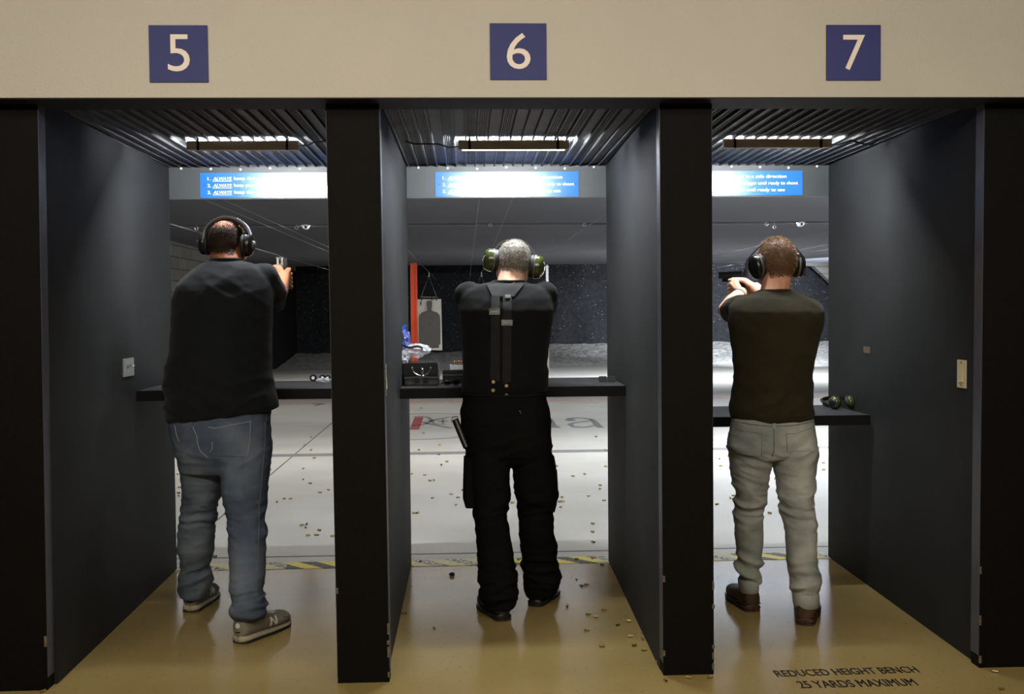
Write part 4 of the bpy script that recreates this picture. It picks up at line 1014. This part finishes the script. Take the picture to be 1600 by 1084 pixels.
# ---- the man in the middle stall
def man_middle():
    g = empty('person', (.0, .95, 0), 'person in all black with suspenders and cargo trousers in the middle stall', 'person')
    top = [(439, 771, 440, 818, .98, .06), (442, 757, 443, 831, .98, .076), (446, 738, 446, 845, .98, .095), (454, 723, 453, 856, .98, .112), (466, 718, 466, 863, .97, .128), (485, 716.5, 485, 865, .95, .138), (510, 719, 512, 862, .94, .138), (540, 722, 540, 859, .93, .132), (577, 723.5, 568, 854, .92, .13), (590, 722, 588, 857.5, .92, .134), (602, 721, 602, 857, .92, .134), (613, 722, 612, 853, .92, .13)]
    hips = [(600, 724, 600, 852, .92, .124), (626, 723, 626, 854, .92, .13), (640, 719, 640, 859, .92, .138), (660, 720, 660, 861, .92, .143), (690, 725, 690, 861, .92, .143), (708, 729, 708, 861, .92, .132), (722, 730, 722, 864, .93, .105)]
    Lg = [(700, 729, 795, .92, .125), (725, 731, 798, .91, .12), (764, 735, 795, .90, .11), (785, 739, 793, .89, .10), (806, 741, 792, .88, .092), (842, 744, 798, .87, .09), (877, 746, 803.5, .86, .09), (898, 747, 807.7, .855, .09), (914, 753, 808, .85, .09), (930, 751, 807, .85, .092), (948, 757, 803, .855, .08)]
    Rg = [(700, 798, 860, .93, .12), (725, 800, 866, .95, .12), (753, 804, 869, .96, .11), (781, 810, 869, .98, .105), (800, 811, 864, .99, .092), (835, 811, 865, 1.01, .09), (852, 813, 871, 1.03, .09), (874, 816, 869, 1.05, .088), (895, 817.5, 874, 1.07, .09), (909, 818, 872, 1.07, .09), (931, 822, 862, 1.08, .07)]
    a = .079; c = atY(803, 407, 1.03); bm = B(); T, m = make_head(bm, c, a, 2, 7, -8)
    capsule(bm, T(0, -.15, -.6), .064, atY(797, 446, .97), .070)
    sR, sL = atY(849, 462, 1.0), atY(733, 463, 1.0); eR, eL = atY(846, 492, 1.26), atY(748, 494, 1.26)
    P, Fv, Rv, U = hand_pair(bm, atY(801, 428, 1.56), (0, 1, 0), 1.02, eR, eL, sR, sL, (.05, .042, .032))
    body_fill(bm, top[2:-1]+hips[:1]+hips[2:5], (Lg, Rg), None)
    me = remesh(bm, .0045, 4); body = finish('body', me, M['skin_b'], g, True); eyes(T, a, body)
    hair_cap('hair', T, m, a, M['hair_b'], body, .04, .5, -.95, 1, 9000, M['strand_b'], .008, low=-.25, seed=5, fade=.35, skinny=.0004)
    bm = B(); rows2(bm, top, 2.25); chain(bm, [(sR, .074), (atY(851, 476, 1.12), .066), (eR, .054), (eR.lerp(P(-.08, .02, -.045), .8), .04)]); chain(bm, [(sL, .076), (atY(735, 478, 1.12), .066), (eL, .054), (eL.lerp(P(-.065, -.055, -.068), .8), .04)])
    sh, tr = garment('long_sleeved_shirt', bm, .007, M['tee_b'], g, tee_disp(.005, 8, 1.2), 12)
    collar('collar', top, 0, M['tee_b'], sh, .008)
    bm = B(); rows2(bm, hips, 2.3); rows_loft(bm, Lg, 2.3, 32); rows_loft(bm, Rg, 2.3, 32)
    tz, tj = garment('cargo_trousers', bm, .007, M['cargo'], g, jeans_disp(.55, .16, .80, .011, 31), 4)
    # cargo pockets and waist band
    for pts, Y, ry, nm in (([(714, 724.5, 741), (750, 723.5, 742), (776, 723, 742), (790, 727, 743)], .90, .07, 'cargo_pocket'), ([(733, 862, 869.5), (760, 862, 871), (785, 860, 869), (796, 858, 866)], .98, .07, 'cargo_pocket'), ([(712, 856, 865.5), (722, 856, 867.5), (730, 858, 868.5)], .95, .05, 'side_pouch')):
        bm = B(); rows_loft(bm, [(v, l, r, Y, ry) for v, l, r in pts], 4, 24); obj(nm, bm, M['cargo'], tz, True, 50)
    bm = B(); seam(bm, [(724, 616), (760, 618), (800, 619), (853, 616)], tj, .003, .003); obj('waist_seam', bm, M['strap'], tz, True)
    for u, v in ((812, 642.5), (813.5, 645.5)):
        h = hit(tj, u, v); bm = B(); ell(bm, h[0]+h[1]*.003, (.0022, .0022, .0022)); obj('rivet', bm, M['chrome'], tz, True)
    # suspenders
    sp = B(); conform(sp, [(760, 444.5), (819, 444.5), (803, 464), (769, 464)], 14, 8, tr, .006, .005)
    s0 = obj('suspenders', sp, M['strap'], g, True, 50)
    for q, nm in (([(768, 462), (781, 462), (781, 596), (766, 594)], 'strap'), ([(786, 462), (799.5, 462), (798.5, 596), (785, 600)], 'strap')):
        bm = B(); conform(bm, q, 4, 44, tr, .0055, .003); obj(nm, bm, M['strap'], s0, True, 50)
    for q in ([(765, 483), (781, 483), (781, 492), (765, 492)], [(783.5, 500), (800.5, 500), (800.5, 509), (783.5, 509)]):
        bm = B(); conform(bm, q, 5, 4, tr, .012, .005); obj('buckle', bm, M['buckle'], s0)
        bm = B(); conform(bm, [(q[0][0]+3, q[0][1]+4), (q[1][0]-3, q[0][1]+4), (q[1][0]-3, q[0][1]+5.3), (q[0][0]+3, q[0][1]+5.3)], 4, 1, tr, .014, .002); obj('buckle_bar', bm, M['muffgrey'], s0)
    bm = B(); conform(bm, [(789, 462), (797.5, 462), (797.5, 467), (789, 467)], 3, 2, tr, .010, .002); obj('metal_tab', bm, M['muffgrey'], s0)
    for u, v in ((771, 596.5), (770.6, 609.5), (791.3, 602.5), (791.3, 615)):
        h = hit(tr, u, v) or hit(tj, u, v); bm = B(); disc(bm, h[0]+h[1]*.005, h[1], .0085, .005, 18, .0015); obj('button', bm, M['button'], s0, True, 40)
    # baton holder on the left hip
    a0, a1 = atY(711, 655, .88), atY(729, 700, .84); bm = B()
    dd = (a1-a0); tube(bm, [a0+dd*t for t in (0, .02, .5, .98, 1)], [.012, .016, .0155, .0145, .01], 14); hs = obj('baton_pouch', bm, M['bleather'], g, True, 50)
    bm = B(); ribbon(bm, [a0+Vector((-.017, -.005, -.012)), a0+Vector((-.012, -.008, .012)), a0+Vector((.012, -.008, .014)), a0+Vector((.019, -.005, -.02))], Vector((0, 1, 0)), .018, .003); obj('pouch_flap', bm, M['strap'], hs)
    for (hu, hv, hY, dx, dy, L) in ((780, 940, .855, -.30, .95, .30), (842, 930, 1.085, .37, .93, .30)):
        h = atY(hu, hv, hY); d0 = Vector((dx, dy)).normalized(); h = Vector((h.x-d0.x*.074, h.y-d0.y*.074, 0))
        shoe('black_boot', h, (h.x+d0.x*L, h.y+d0.y*L), .108, g, 'black', .095)
    # seen only beside the head from a step away, but the hands are closed on it
    pistol(P, 'black pistol hidden in front of the man in the middle stall', M['black'])
    e = empty('ear_muffs', c, 'olive green ear muffs on the grey-haired man in the middle stall', 'ear muffs')
    lay = [('ear_cushion', 'cushion', [(0, .86), (.004, .96), (.018, .96), (.022, .9)]), ('cup_rim', 'muffgrey', [(.02, .97), (.022, 1.02), (.026, 1.02), (.028, .97)]), ('cup_shell', 'olive', [(.026, .98), (.040, 1.0), (.054, .92), (.064, .74), (.069, .4)])]
    cup(e, T(1.0, -.02, -.22), m @ Vector((1, -.12, -.05)), .046, .058, lay)
    cup(e, T(-1.0, -.02, -.12), m @ Vector((-1, -.12, -.05)), .046, .056, lay)
    bm = B(); ribbon(bm, smooth_pts([T(-1.28, 0, .1), T(-1.24, 0, .5), T(-.95, 0, 1.0), T(-.4, 0, 1.32), T(.2, 0, 1.34), T(.8, 0, 1.1), T(1.18, 0, .6), T(1.25, 0, .1)]), Vector((0, 1, 0)), .012, .006); obj('headband', bm, M['black'], e, True, 40)
    for s in (-1, 1):
        bm = B(); tube(bm, [T(s*1.26, 0, .5), T(s*1.30, -.05, .15)], .0055, 8); obj('steel_slider', bm, M['chrome'], e, True)
        bm = B(); tube(bm, smooth_pts([T(s*1.3, -.05, .2), T(s*1.75, -.35, .1), T(s*1.92, -.35, -.25), T(s*1.80, -.3, -.75), T(s*1.3, -.2, -.9)], 5), .0022, 6); obj('wire_yoke', bm, M['chrome'], e, True)
man_middle()

# ---- the man in the right stall
def man_right():
    g = empty('person', (1.2, .8, 0), 'person in a dark olive tee, faded jeans and brown boots in the right stall', 'person')
    top = [(453, 1189, 454, 1232, .93, .058), (457, 1178, 457, 1243, .93, .074), (461, 1164, 462, 1256, .93, .09), (466, 1150, 467, 1268, .92, .104), (475, 1143, 475, 1280, .91, .115), (487, 1139, 487, 1286, .89, .122), (500, 1138, 500, 1287, .88, .124), (520, 1141, 520, 1282, .87, .122), (550, 1145, 550, 1274, .86, .118), (585, 1148, 585, 1267, .85, .116), (620, 1145, 620, 1268, .85, .12), (640, 1141, 640, 1271, .85, .124), (652, 1142, 651, 1271.5, .85, .126), (657.5, 1152, 657, 1266, .85, .118)]
    hips = [(640, 1148, 640, 1266, .85, .108), (655, 1144, 655, 1270, .85, .115), (676, 1140, 673, 1273, .85, .126), (698, 1137.5, 698, 1275.6, .85, .132), (714, 1140, 712, 1275, .85, .11)]
    Lg = [(697, 1137.5, 1206, .85, .12), (721, 1141, 1205.5, .86, .115), (746, 1144, 1200, .865, .10), (778, 1151, 1195, .87, .086), (806, 1148.6, 1191, .88, .082), (842, 1150, 1190.4, .89, .078), (870, 1154, 1189.5, .90, .07), (888, 1153, 1188, .905, .066), (898, 1157, 1187, .91, .06), (914, 1157, 1183, .91, .055)]
    Rg = [(697, 1208, 1275.6, .84, .12), (716, 1208, 1274.5, .83, .115), (742, 1212.4, 1272, .82, .105), (785, 1221, 1269, .78, .092), (817, 1226.5, 1273, .75, .09), (852, 1230, 1273.7, .72, .085), (891, 1233.6, 1274.4, .69, .078), (910, 1238, 1275, .68, .07), (925, 1242, 1275.5, .67, .062), (936, 1243, 1275.5, .67, .058)]
    a = .088; c = atY(1213, 409, .99); bm = B(); T, m = make_head(bm, c, a, 8, -2, -4)
    capsule(bm, T(0, -.2, -.6), .069, atY(1210, 460, .93), .074)
    sR, sL = atY(1264, 487, .95), atY(1155, 482, .96); eR, eL = atY(1226, 492, 1.22), atY(1133, 485, 1.22)
    P, Fv, Rv, U = hand_pair(bm, atY(1159, 436.5, 1.42), (-.40, .92, 0), 1.04, eR, eL, sR, sL, (.05, .040, .030))
    body_fill(bm, top[2:-1]+hips[:1]+hips[2:4], (Lg, Rg), None)
    me = remesh(bm, .0045, 4); body = finish('body', me, M['skin_c'], g, True); eyes(T, a, body)
    hair_cap('hair', T, m, a, M['hair_c'], body, .045, .5, -1.0, 1, 9000, M['strand_c'], .015, low=-.25, seed=9, fade=.5, skinny=.0005)
    bm = B(); rows2(bm, top, 2.25); chain(bm, [(sR, .07), (atY(1252, 490, 1.08), .062)]); chain(bm, [(sL, .07), (atY(1146, 485, 1.08), .064), (atY(1144, 486, 1.13), .061)])
    sh, tr = garment('t_shirt', bm, .0065, M['tee_c'], g, tee_disp(.009, 14, 1.05), 12)
    collar('collar', top, 0, M['tee_c'], sh, .007)
    bm = B(); seam(bm, [(1142, 648), (1160, 650), (1210, 652), (1255, 651), (1270, 647)], tr, .0005, .0016); obj('hem_stitch', bm, M['tee_c'], sh)
    bm = B(); rows2(bm, hips, 2.3); rows_loft(bm, Lg, 2.2, 32); rows_loft(bm, Rg, 2.2, 32)
    je, tj = garment('jeans', bm, .006, M['denim_c'], g, jeans_disp(.52, .18, .78, .014, 51), 4)
    q = lambda L: [(1120+x/7.74, 640+y/7.74) for x, y in L]
    bm = B(); conform(bm, q([(250, 225), (545, 290), (535, 570), (235, 520)]), 14, 12, tj, .0035, .004); obj('back_pocket', bm, M['denim_c'], je, True, 50)
    bm = B(); conform(bm, q([(835, 290), (1150, 215), (1175, 500), (850, 510)]), 14, 12, tj, .0035, .004); obj('back_pocket', bm, M['denim_c'], je, True, 50)
    for nm, L in (('pocket_stitch', [(250, 225), (300, 255), (545, 292)]), ('pocket_stitch', [(545, 290), (540, 560)]), ('pocket_stitch', [(835, 292), (950, 290), (1150, 217)]), ('pocket_stitch', [(837, 290), (850, 500)])):
        bm = B(); seam(bm, q(L), tj, .0040, .0009); obj(nm, bm, M['stitchd'], je, True)
    bm = B(); seam(bm, q([(690, 160), (690, 300), (690, 480), (670, 560)]), tj, .001, .002); obj('centre_seam', bm, M['stitchd'], je, True)
    bm = B(); seam(bm, q([(190, 135), (420, 180), (690, 205), (960, 185), (1180, 140)]), tj, .001, .0015); obj('waistband_seam', bm, M['stitchd'], je, True)
    bm = B(); conform(bm, q([(672, 130), (708, 130), (708, 235), (672, 235)]), 2, 4, tj, .006, .004); obj('belt_loop', bm, M['denim_c'], je)
    # turned up cuffs
    for rows, tl in (([(903, 1155.5, 1184.5, .91, .068), (906, 1154, 1185.5, .91, .072), (921, 1155, 1184, .91, .070), (924, 1156.5, 1182.5, .91, .062)], 0), ([(924, 1240, 1277.5, .675, .076), (928, 1239, 1278.5, .675, .079), (943, 1240.5, 1278, .675, .077), (946, 1242, 1276.5, .675, .070)], 0)):
        bm = B(); rows_loft(bm, rows, 2.2, 36); obj('turned_cuff', bm, M['denim_c'], je, True, 50)
    for (hu, hv, hY, dx, dy, L) in ((1170, 914, .91, -.08, .99, .29), (1259, 935, .67, .36, .93, .30)):
        h = atY(hu, hv, hY); d0 = Vector((dx, dy)).normalized(); h = Vector((h.x-d0.x*.064, h.y-d0.y*.064, 0))
        shoe('brown_boot', h, (h.x+d0.x*L, h.y+d0.y*L), .112, g, 'boot', .10)
    w = P(-.065, -.055, -.068); bm = B(); u_, v_, d_ = frame(w-eL); tube(bm, [w-d_*.02+u_*math.cos(t)*.033+v_*math.sin(t)*.033 for t in (2*math.pi*k/20 for k in range(20))], .003, 6, True); obj('bracelet', bm, M['leather'], g, True)
    pistol(P, 'dark pistol held out to the left by the man in the olive tee', M['dsteel'])
    e = empty('ear_muffs', c, 'black ear muffs with a thin standoff band on the man in the right stall', 'ear muffs')
    lay = [('ear_cushion', 'cushion', [(0, .88), (.004, 1), (.016, 1), (.02, .92)]), ('cup_plate', 'muffgrey', [(.019, .95), (.022, 1.0), (.029, 1.0), (.031, .95)]), ('cup_shell', 'muffblk', [(.030, .96), (.044, .95), (.054, .82), (.059, .5)])]
    cup(e, T(-.92, -.08, -.22), m @ Vector((-1, -.25, -.15)), .046, .062, lay)
    cup(e, T(.92, -.02, -.22), m @ Vector((1, .05, -.1)), .044, .060, lay)
    Yh = .98
    for pts in ([(1167, 432), (1166, 418), (1167, 408), (1175, 397), (1188, 384), (1201, 375.5), (1216, 371.5), (1230, 376), (1243, 388), (1252, 398), (1256, 409), (1256, 420), (1254, 430)],):
        bm = B(); ribbon(bm, smooth_pts([atY(u, v, Yh) for u, v in pts], 4), Vector((0, 1, 0)), .014, .006); obj('headband', bm, M['black'], e, True, 40)
    for u, v in ((1165.5, 424), (1256, 424)):
        bm = B(); b_ = atY(u, v, Yh); box(bm, b_.x-.006, b_.x+.006, b_.y-.012, b_.y+.012, b_.z-.022, b_.z+.014, .002); obj('pivot_block', bm, M['black'], e)
man_right()

# ------------------------------------------------------------------ things on the benches
def at_bench(u, v, i): return atZ(u, v, (1.078, 1.078, .905)[i])
def crumple(name, c, r, matl, seed, label=None, cat=None, parent=None, sub=4):
    bm = B(); bmesh.ops.create_icosphere(bm, subdivisions=sub, radius=1)
    for v in bm.verts:
        n = v.co.normalized(); q = n*2.1+Vector((seed, seed*2, 0))
        k = .78+.55*abs(noise.noise(q))+.35*abs(noise.noise(q*2.3))-.1
        p = n*k; v.co = Vector(c)+Vector((p.x*r[0], p.y*r[1], max(-.98, p.z)*r[2]))
    o = obj(name, bm, matl, parent)
    if label: tag(o, label, cat)
    return o
for i, (u, v) in enumerate([(489.5, 595.5), (504, 594.5), (512, 595)]):
    p = at_bench(u, v, 0); rr = .019-.002*(i > 0)
    e = empty('round_cap', p, ('small black round cap with a pale centre, leftmost on the bench of stall five', 'small black round cap, middle of three on the bench of stall five', 'small black round cap nearest the post on the bench of stall five')[i], 'cap')
    bm = B(); disc(bm, (p.x, p.y, p.z+rr), (0, 1, 0), rr, .022, 28, .003); obj('cap_body', bm, M['black'], e, True, 40)
    bm = B(); disc(bm, (p.x+.001, p.y-.012, p.z+rr), (.1, 1, 0), rr*.48, .003, 20); obj('cap_centre', bm, M['white'], e)
p = at_bench(506, 598, 0); crumple('plastic_wrapper', (p.x, p.y+.01, p.z+.013), (.042, .03, .014), M['bag'], 3, 'crumpled clear plastic wrapper by the round caps on the left bench', 'wrapper')
# gun case stack in the middle stall
a, b = at_bench(632.5, 603.5, 1), at_bench(685, 603.5, 1); Z1 = 1.078
gc = empty('gun_case', ((a.x+b.x)/2, a.y+.12, Z1), 'dark grey hard gun case at the left end of the middle bench', 'case')
bm = B(); box(bm, a.x, b.x, a.y, a.y+.25, Z1, Z1+.046, .008); obj('case_base', bm, M['case'], gc, True, 40)
bm = B(); box(bm, a.x-.004, b.x+.003, a.y-.003, a.y+.252, Z1+.036, Z1+.048, .003); obj('rim', bm, M['case'], gc, True, 40)
bm = B(); box(bm, a.x+.05, a.x+.075, a.y-.006, a.y, Z1+.018, Z1+.044, .002); box(bm, b.x-.075, b.x-.05, a.y-.006, a.y, Z1+.018, Z1+.044, .002); obj('latches', bm, M['black'], gc)
b2 = empty('black_box', ((a.x+b.x)/2, a.y+.12, Z1+.049), 'black box standing on the grey gun case, under the clear bag', 'box')
bm = B(); box(bm, a.x-.012, b.x-.002, a.y+.02, a.y+.22, Z1+.0495, Z1+.118, .006); obj('box_body', bm, M['black'], b2, True, 40)
c = Vector((a.x+.085, a.y+.012, Z1+.098)); bm = B(); tube(bm, [c+Vector((math.cos(t)*.048, 0, math.sin(t)*.045)) for t in (math.pi+math.pi*k/18 for k in range(19))], .0035, 8); obj('carry_ring', bm, M['chrome'], b2, True)
bm = B(); ell(bm, c+Vector((.004, -.002, -.02)), (.009, .006, .018)); ell(bm, c+Vector((.006, -.002, -.046)), (.010, .005, .005)); obj('clasp', bm, M['chrome'], b2, True)
# zip bag
q = at_bench(650, 600, 1); zb = Z1+.150
bg = empty('zip_bag', (q.x, q.y+.1, zb), 'crumpled clear plastic bag with a blue film edge on top of the black box', 'bag')
crumple('clear_film', (q.x+.005, a.y+.11, zb+.028), (.078, .07, .042), M['bag'], 11, parent=bg, sub=3)
crumple('side_film', (q.x-.065, a.y+.06, zb-.01), (.038, .05, .045), M['bag'], 17, parent=bg)
T0 = Vector((q.x-.058, a.y+.10, zb+.03))
crumple('blue_film', (T0.x+.008, T0.y, T0.z+.045), (.032, .028, .066), M['bag_b'], 23, parent=bg, sub=3)
bm = B(); ribbon(bm, smooth_pts([T0+Vector((-.036, -.03, -.02)), T0+Vector((-.028, -.028, .05)), T0+Vector((-.006, -.022, .11)), T0+Vector((.012, -.018, .132))]), Vector((1, .3, 0)), .016, .002); obj('zip_edge', bm, M['zipblue'], bg)
bm = B(); ribbon(bm, smooth_pts([T0+Vector((-.01, -.045, .03)), T0+Vector((.03, -.065, .016)), T0+Vector((.075, -.06, .022)), T0+Vector((.10, -.05, .01))]), Vector((0, .3, 1)), [.012]*19, .003); obj('black_label', bm, M['dblack'], bg)
# ammunition boxes
a2, b3 = at_bench(690, 602, 1), at_bench(730, 602, 1)
ab = tag(obj('ammunition_box', box(B(), a2.x+.003, b3.x, a2.y+.10, a2.y+.22, Z1, Z1+.072, .004), M['black']), 'black ammunition box behind the safety glasses on the middle bench', 'box')
bm = B(); box(bm, a2.x+.003, b3.x, a2.y+.097, a2.y+.10, Z1+.045, Z1+.048); obj('lid_line', bm, M['muffgrey'], ab)
tr = empty('cartridge_tray', (a2.x+.09, a2.y+.15, Z1+.073), 'pale grey plastic tray of cartridges on the black ammunition box', 'tray')
bm = B(); box(bm, a2.x+.042, b3.x+.01, a2.y+.11, a2.y+.21, Z1+.0725, Z1+.098, .002); obj('tray_body', bm, M['ammo'], tr)
cart = None; n = 0
for ix in range(8):
    for iy in range(4):
        x = a2.x+.062+ix*.0125; y = a2.y+.122+iy*.022
        if cart is None:
            bm = B(); tube(bm, [(0, 0, 0), (0, 0, .015)], .0048, 12); cart = obj('cartridge', bm, M['brass'], None, True, 40)
            bm = B(); tube(bm, [(0, 0, .0148), (0, 0, .019), (0, 0, .022)], [.0044, .0036, .001], 12); ctip = obj('bullet_tip', bm, M['copper'], cart, True)
            o, tp = cart, ctip
        else:
            o = cart.copy(); COL.objects.link(o); tp = ctip.copy(); tp.parent = o; COL.objects.link(tp)
        o.location = (x, y, Z1+.0982); tag(o, 'brass cartridge standing in the pale tray beside the man in black', 'cartridge', 'cartridges in the pale tray')
# safety glasses
def glasses(c, ang, label, k=1.0):
    c = Vector(c); m = Matrix.Rotation(R(ang), 3, 'Z'); X = lambda x, y, z: c+m @ Vector((x*k, y*k, z*k))
    e = empty('safety_glasses', c, label, 'glasses')
    for s in (-1, 1):
        bm = B(); tube(bm, [X(s*.033+math.cos(t)*.026, -.004*abs(math.cos(t)), .022+math.sin(t)*.018) for t in (2*math.pi*j/24 for j in range(24))], .0022*k, 6, True); obj('rim', bm, M['black'], e, True)
        bm = B(); loft(bm, [[X(s*.033+math.cos(t)*.025, yy, .022+math.sin(t)*.017) for t in (2*math.pi*j/24 for j in range(24))] for yy in (-.001, .001)]); obj('lens', bm, M['chrome'], e)
        bm = B(); tube(bm, smooth_pts([X(s*.06, 0, .03), X(s*.062, .05, .028), X(s*.055, .10, .018), X(s*.05, .125, .004)], 4), .0028*k, 6); obj('temple', bm, M['black'], e, True)
    bm = B(); tube(bm, [X(-.009, 0, .026), X(0, -.003, .029), X(.009, 0, .026)], .0025*k, 6); obj('bridge', bm, M['black'], e, True)
p = at_bench(706, 603, 1); glasses(p+Vector((0, -.02, .002)), 12, 'black safety glasses lying on the middle bench before the ammunition box', .68)
p = at_bench(715, 600, 1); bm = B(); tube(bm, smooth_pts([p+Vector((-.04, .03, .006)), p+Vector((-.02, .0, .02)), p+Vector((.01, -.005, .03)), p+Vector((.03, .02, .008)), p+Vector((.0, .04, .006))]), .004, 8); tag(obj('coiled_cord', bm, M['black'], None, True), 'short loop of black cord beside the safety glasses on the middle bench', 'cord')
for u0, u1, l in ((936.5, 948.5, 'left of a pair'), (950.5, 962.5, 'right of a pair')):
    a, b = at_bench(u0, 597, 1), at_bench(u1, 597, 1)
    tag(obj('grey_block', box(B(), a.x, b.x, a.y, a.y+.03, Z1+.0005, Z1+.03, .002), M['case']), 'small dark grey block on the middle bench by the right wall, '+l, 'block')
# ear muffs and glasses left on the low bench
def lying_muffs():
    c = at_bench(1318, 640, 2)+Vector((0, .03, 0)); e = empty('ear_muffs', c, 'dark ear muffs lying folded on the low bench of the right stall', 'ear muffs')
    lay = [('ear_cushion', 'cushion', [(0, .85), (.005, 1), (.016, 1), (.02, .9)]), ('cup_shell', 'olive', [(.019, .92), (.024, 1), (.036, .92), (.046, .6)]), ('cup_cap', 'black', [(.045, .58), (.050, .5), (.052, .3)])]
    cup(e, c+Vector((.028, .0, .034)), Vector((.75, -.55, .35)), .034, .036, lay)
    cup(e, c+Vector((-.03, .005, .036)), Vector((-.6, -.7, .1)), .034, .036, lay)
    P_ = smooth_pts([c+Vector((-.075, -.01, .02)), c+Vector((-.085, .05, .03)), c+Vector((-.06, .12, .045)), c+Vector((.0, .14, .05)), c+Vector((.06, .11, .045)), c+Vector((.085, .05, .03)), c+Vector((.07, .0, .02))])
    bm = B(); ribbon(bm, P_, Vector((0, 0, 1)), .02, .004); obj('headband', bm, M['black'], e, True, 40)
lying_muffs()
p = at_bench(1298, 632, 2); glasses(p+Vector((0, .01, .002)), -35, 'black safety glasses beside the folded ear muffs on the low bench', .9)
p = at_bench(219, 605.5, 0); bm = B(); ell(bm, (p.x+.012, p.y, p.z+.006), (.012, .009, .006)); tag(obj('small_fitting', bm, M['chrome'], None, True), 'tiny metal fitting on the front corner of the left bench', 'fitting')

# ------------------------------------------------------------------ spent casings
bm = B(); tube(bm, [(-.0105, 0, 0), (-.009, 0, 0), (-.0085, 0, 0), (.0105, 0, 0)], [.0055, .0055, .0050, .0050], 14); disc(bm, (-.0107, 0, 0), (1, 0, 0), .0058, .0012, 14)
CAS = obj('bullet_casing', bm, M['brass'], None, True, 40); bm = B(); disc(bm, (.0103, 0, 0), (1, 0, 0), .0042, .0008, 12); mth = obj('open_mouth', bm, M['dblack'], CAS)
first = True; rnd = random.Random(5)
def casing(u, v, label, group, sc=1.0, dark=False):
    global first
    p = atZ(u, v, .006)
    if first: o, k = CAS, mth; first = False
    else:
        o = CAS.copy(); COL.objects.link(o); k = mth.copy(); k.parent = o; COL.objects.link(k)
    o.location = (p.x, p.y, .0062*sc); o.rotation_euler = (0, 0, rnd.uniform(0, 6.28)); o.scale = (sc, sc, sc); tag(o, label, 'bullet casing', group)
def many(pts, ox, oy, k, label, group, sc=1.0):
    for x, y in pts: casing(ox+x/k, oy+y/k, label, group, sc)
many([(1187, 513), (1075, 578), (1097, 605), (1119, 600), (1033, 695), (1197, 713), (1128, 730), (1160, 742), (1307, 761), (1257, 778), (1120, 802), (1370, 812), (1312, 828), (1365, 840), (1187, 872), (1330, 868), (1373, 888), (1430, 940)], 520, 700, 2.822, 'spent brass casing on the tan floor right of the man in black', 'casings on the middle stall floor')
many([(447, 793), (315, 727)], 520, 700, 2.822, 'spent brass casing on the tan floor left of the man in black', 'casings at the left of the middle stall')
many([(1468, 1022)], 520, 700, 2.822, 'spent brass casing at the foot of the post between the middle and right stalls', 'casings at the post feet')
many([(820, 490), (387, 498), (1075, 488), (1148, 484)], 520, 700, 2.822, 'spent brass casing on the striped tape of the middle stall', 'casings on the striped tape', 1.1)
many([(380, 8), (467, 27), (503, 59), (478, 73), (349, 113), (406, 118), (428, 143), (445, 141), (522, 203), (552, 217), (440, 219), (544, 249), (360, 286), (374, 285), (792, 240), (1059, 123), (1110, 114), (1178, 163), (1179, 179), (1129, 210), (1197, 230), (1010, 216), (1000, 235), (1015, 234), (1005, 259), (1146, 333), (1145, 369), (1149, 414), (985, 78), (1204, 79), (1207, 8), (572, 184)], 520, 700, 2.822, 'spent casing on the grey range floor beyond the middle stall', 'casings on the range floor beyond the middle stall', 1.25)
many([(90, 188), (108, 381), (235, 474), (73, 513), (229, 549), (291, 605), (247, 632), (1457, 410), (1536, 512), (1532, 642), (1147, 640)], 640, 600, 5, 'spent casing on the grey range floor beyond the middle stall', 'casings on the range floor beyond the middle stall', 1.4)
many([(1371, 8), (1386, 41), (1338, 90), (1337, 138), (1368, 155), (1411, 195), (1448, 184), (1253, 223), (1281, 223), (1221, 237), (1332, 339), (1352, 335), (1347, 350), (1408, 362), (1358, 384), (1396, 383), (1468, 387), (783, 115), (792, 172), (788, 197), (787, 210), (947, 476), (1189, 95)], 0, 700, 2.822, 'spent casing on the grey range floor beyond the left stall', 'casings on the range floor beyond the left stall', 1.25)
many([(686, 750), (596, 862), (687, 930), (735, 1040)], 410, 600, 9.03, 'spent casing on the grey range floor beyond the left stall', 'casings on the range floor beyond the left stall', 1.4)
many([(190, 1070)], 0, 700, 2.822, 'spent brass casing at the foot of the far left post', 'casings at the far left post')
many([(181, 47), (187, 77), (220, 35), (640, 65), (641, 95), (605, 83), (243, 209), (229, 220), (170, 247), (403, 286), (430, 134)], 1060, 700, 2.822, 'spent casing on the bright range floor beyond the right stall', 'casings on the range floor beyond the right stall', 1.3)
many([(45, 1009), (140, 1009)], 1060, 700, 2.822, 'spent brass casing against the front of the post left of the right stall', 'casings against the right hand post')
many([(1398, 983), (1425, 1060)], 1060, 700, 2.822, 'spent brass casing on the tan floor at the front of the far right post', 'casings at the far right post')
for u, v, l, sd in ((706, 899.5, 'small black scrap on the shiny floor of the middle stall', 4), (85, 1066, 'small dark scrap of debris in the front corner of the left stall', 9)):
    p = atZ(u, v); crumple('debris_scrap', (p.x, p.y, .010), (.016, .013, .011), M['rubber'], sd, l, 'debris', sub=3)
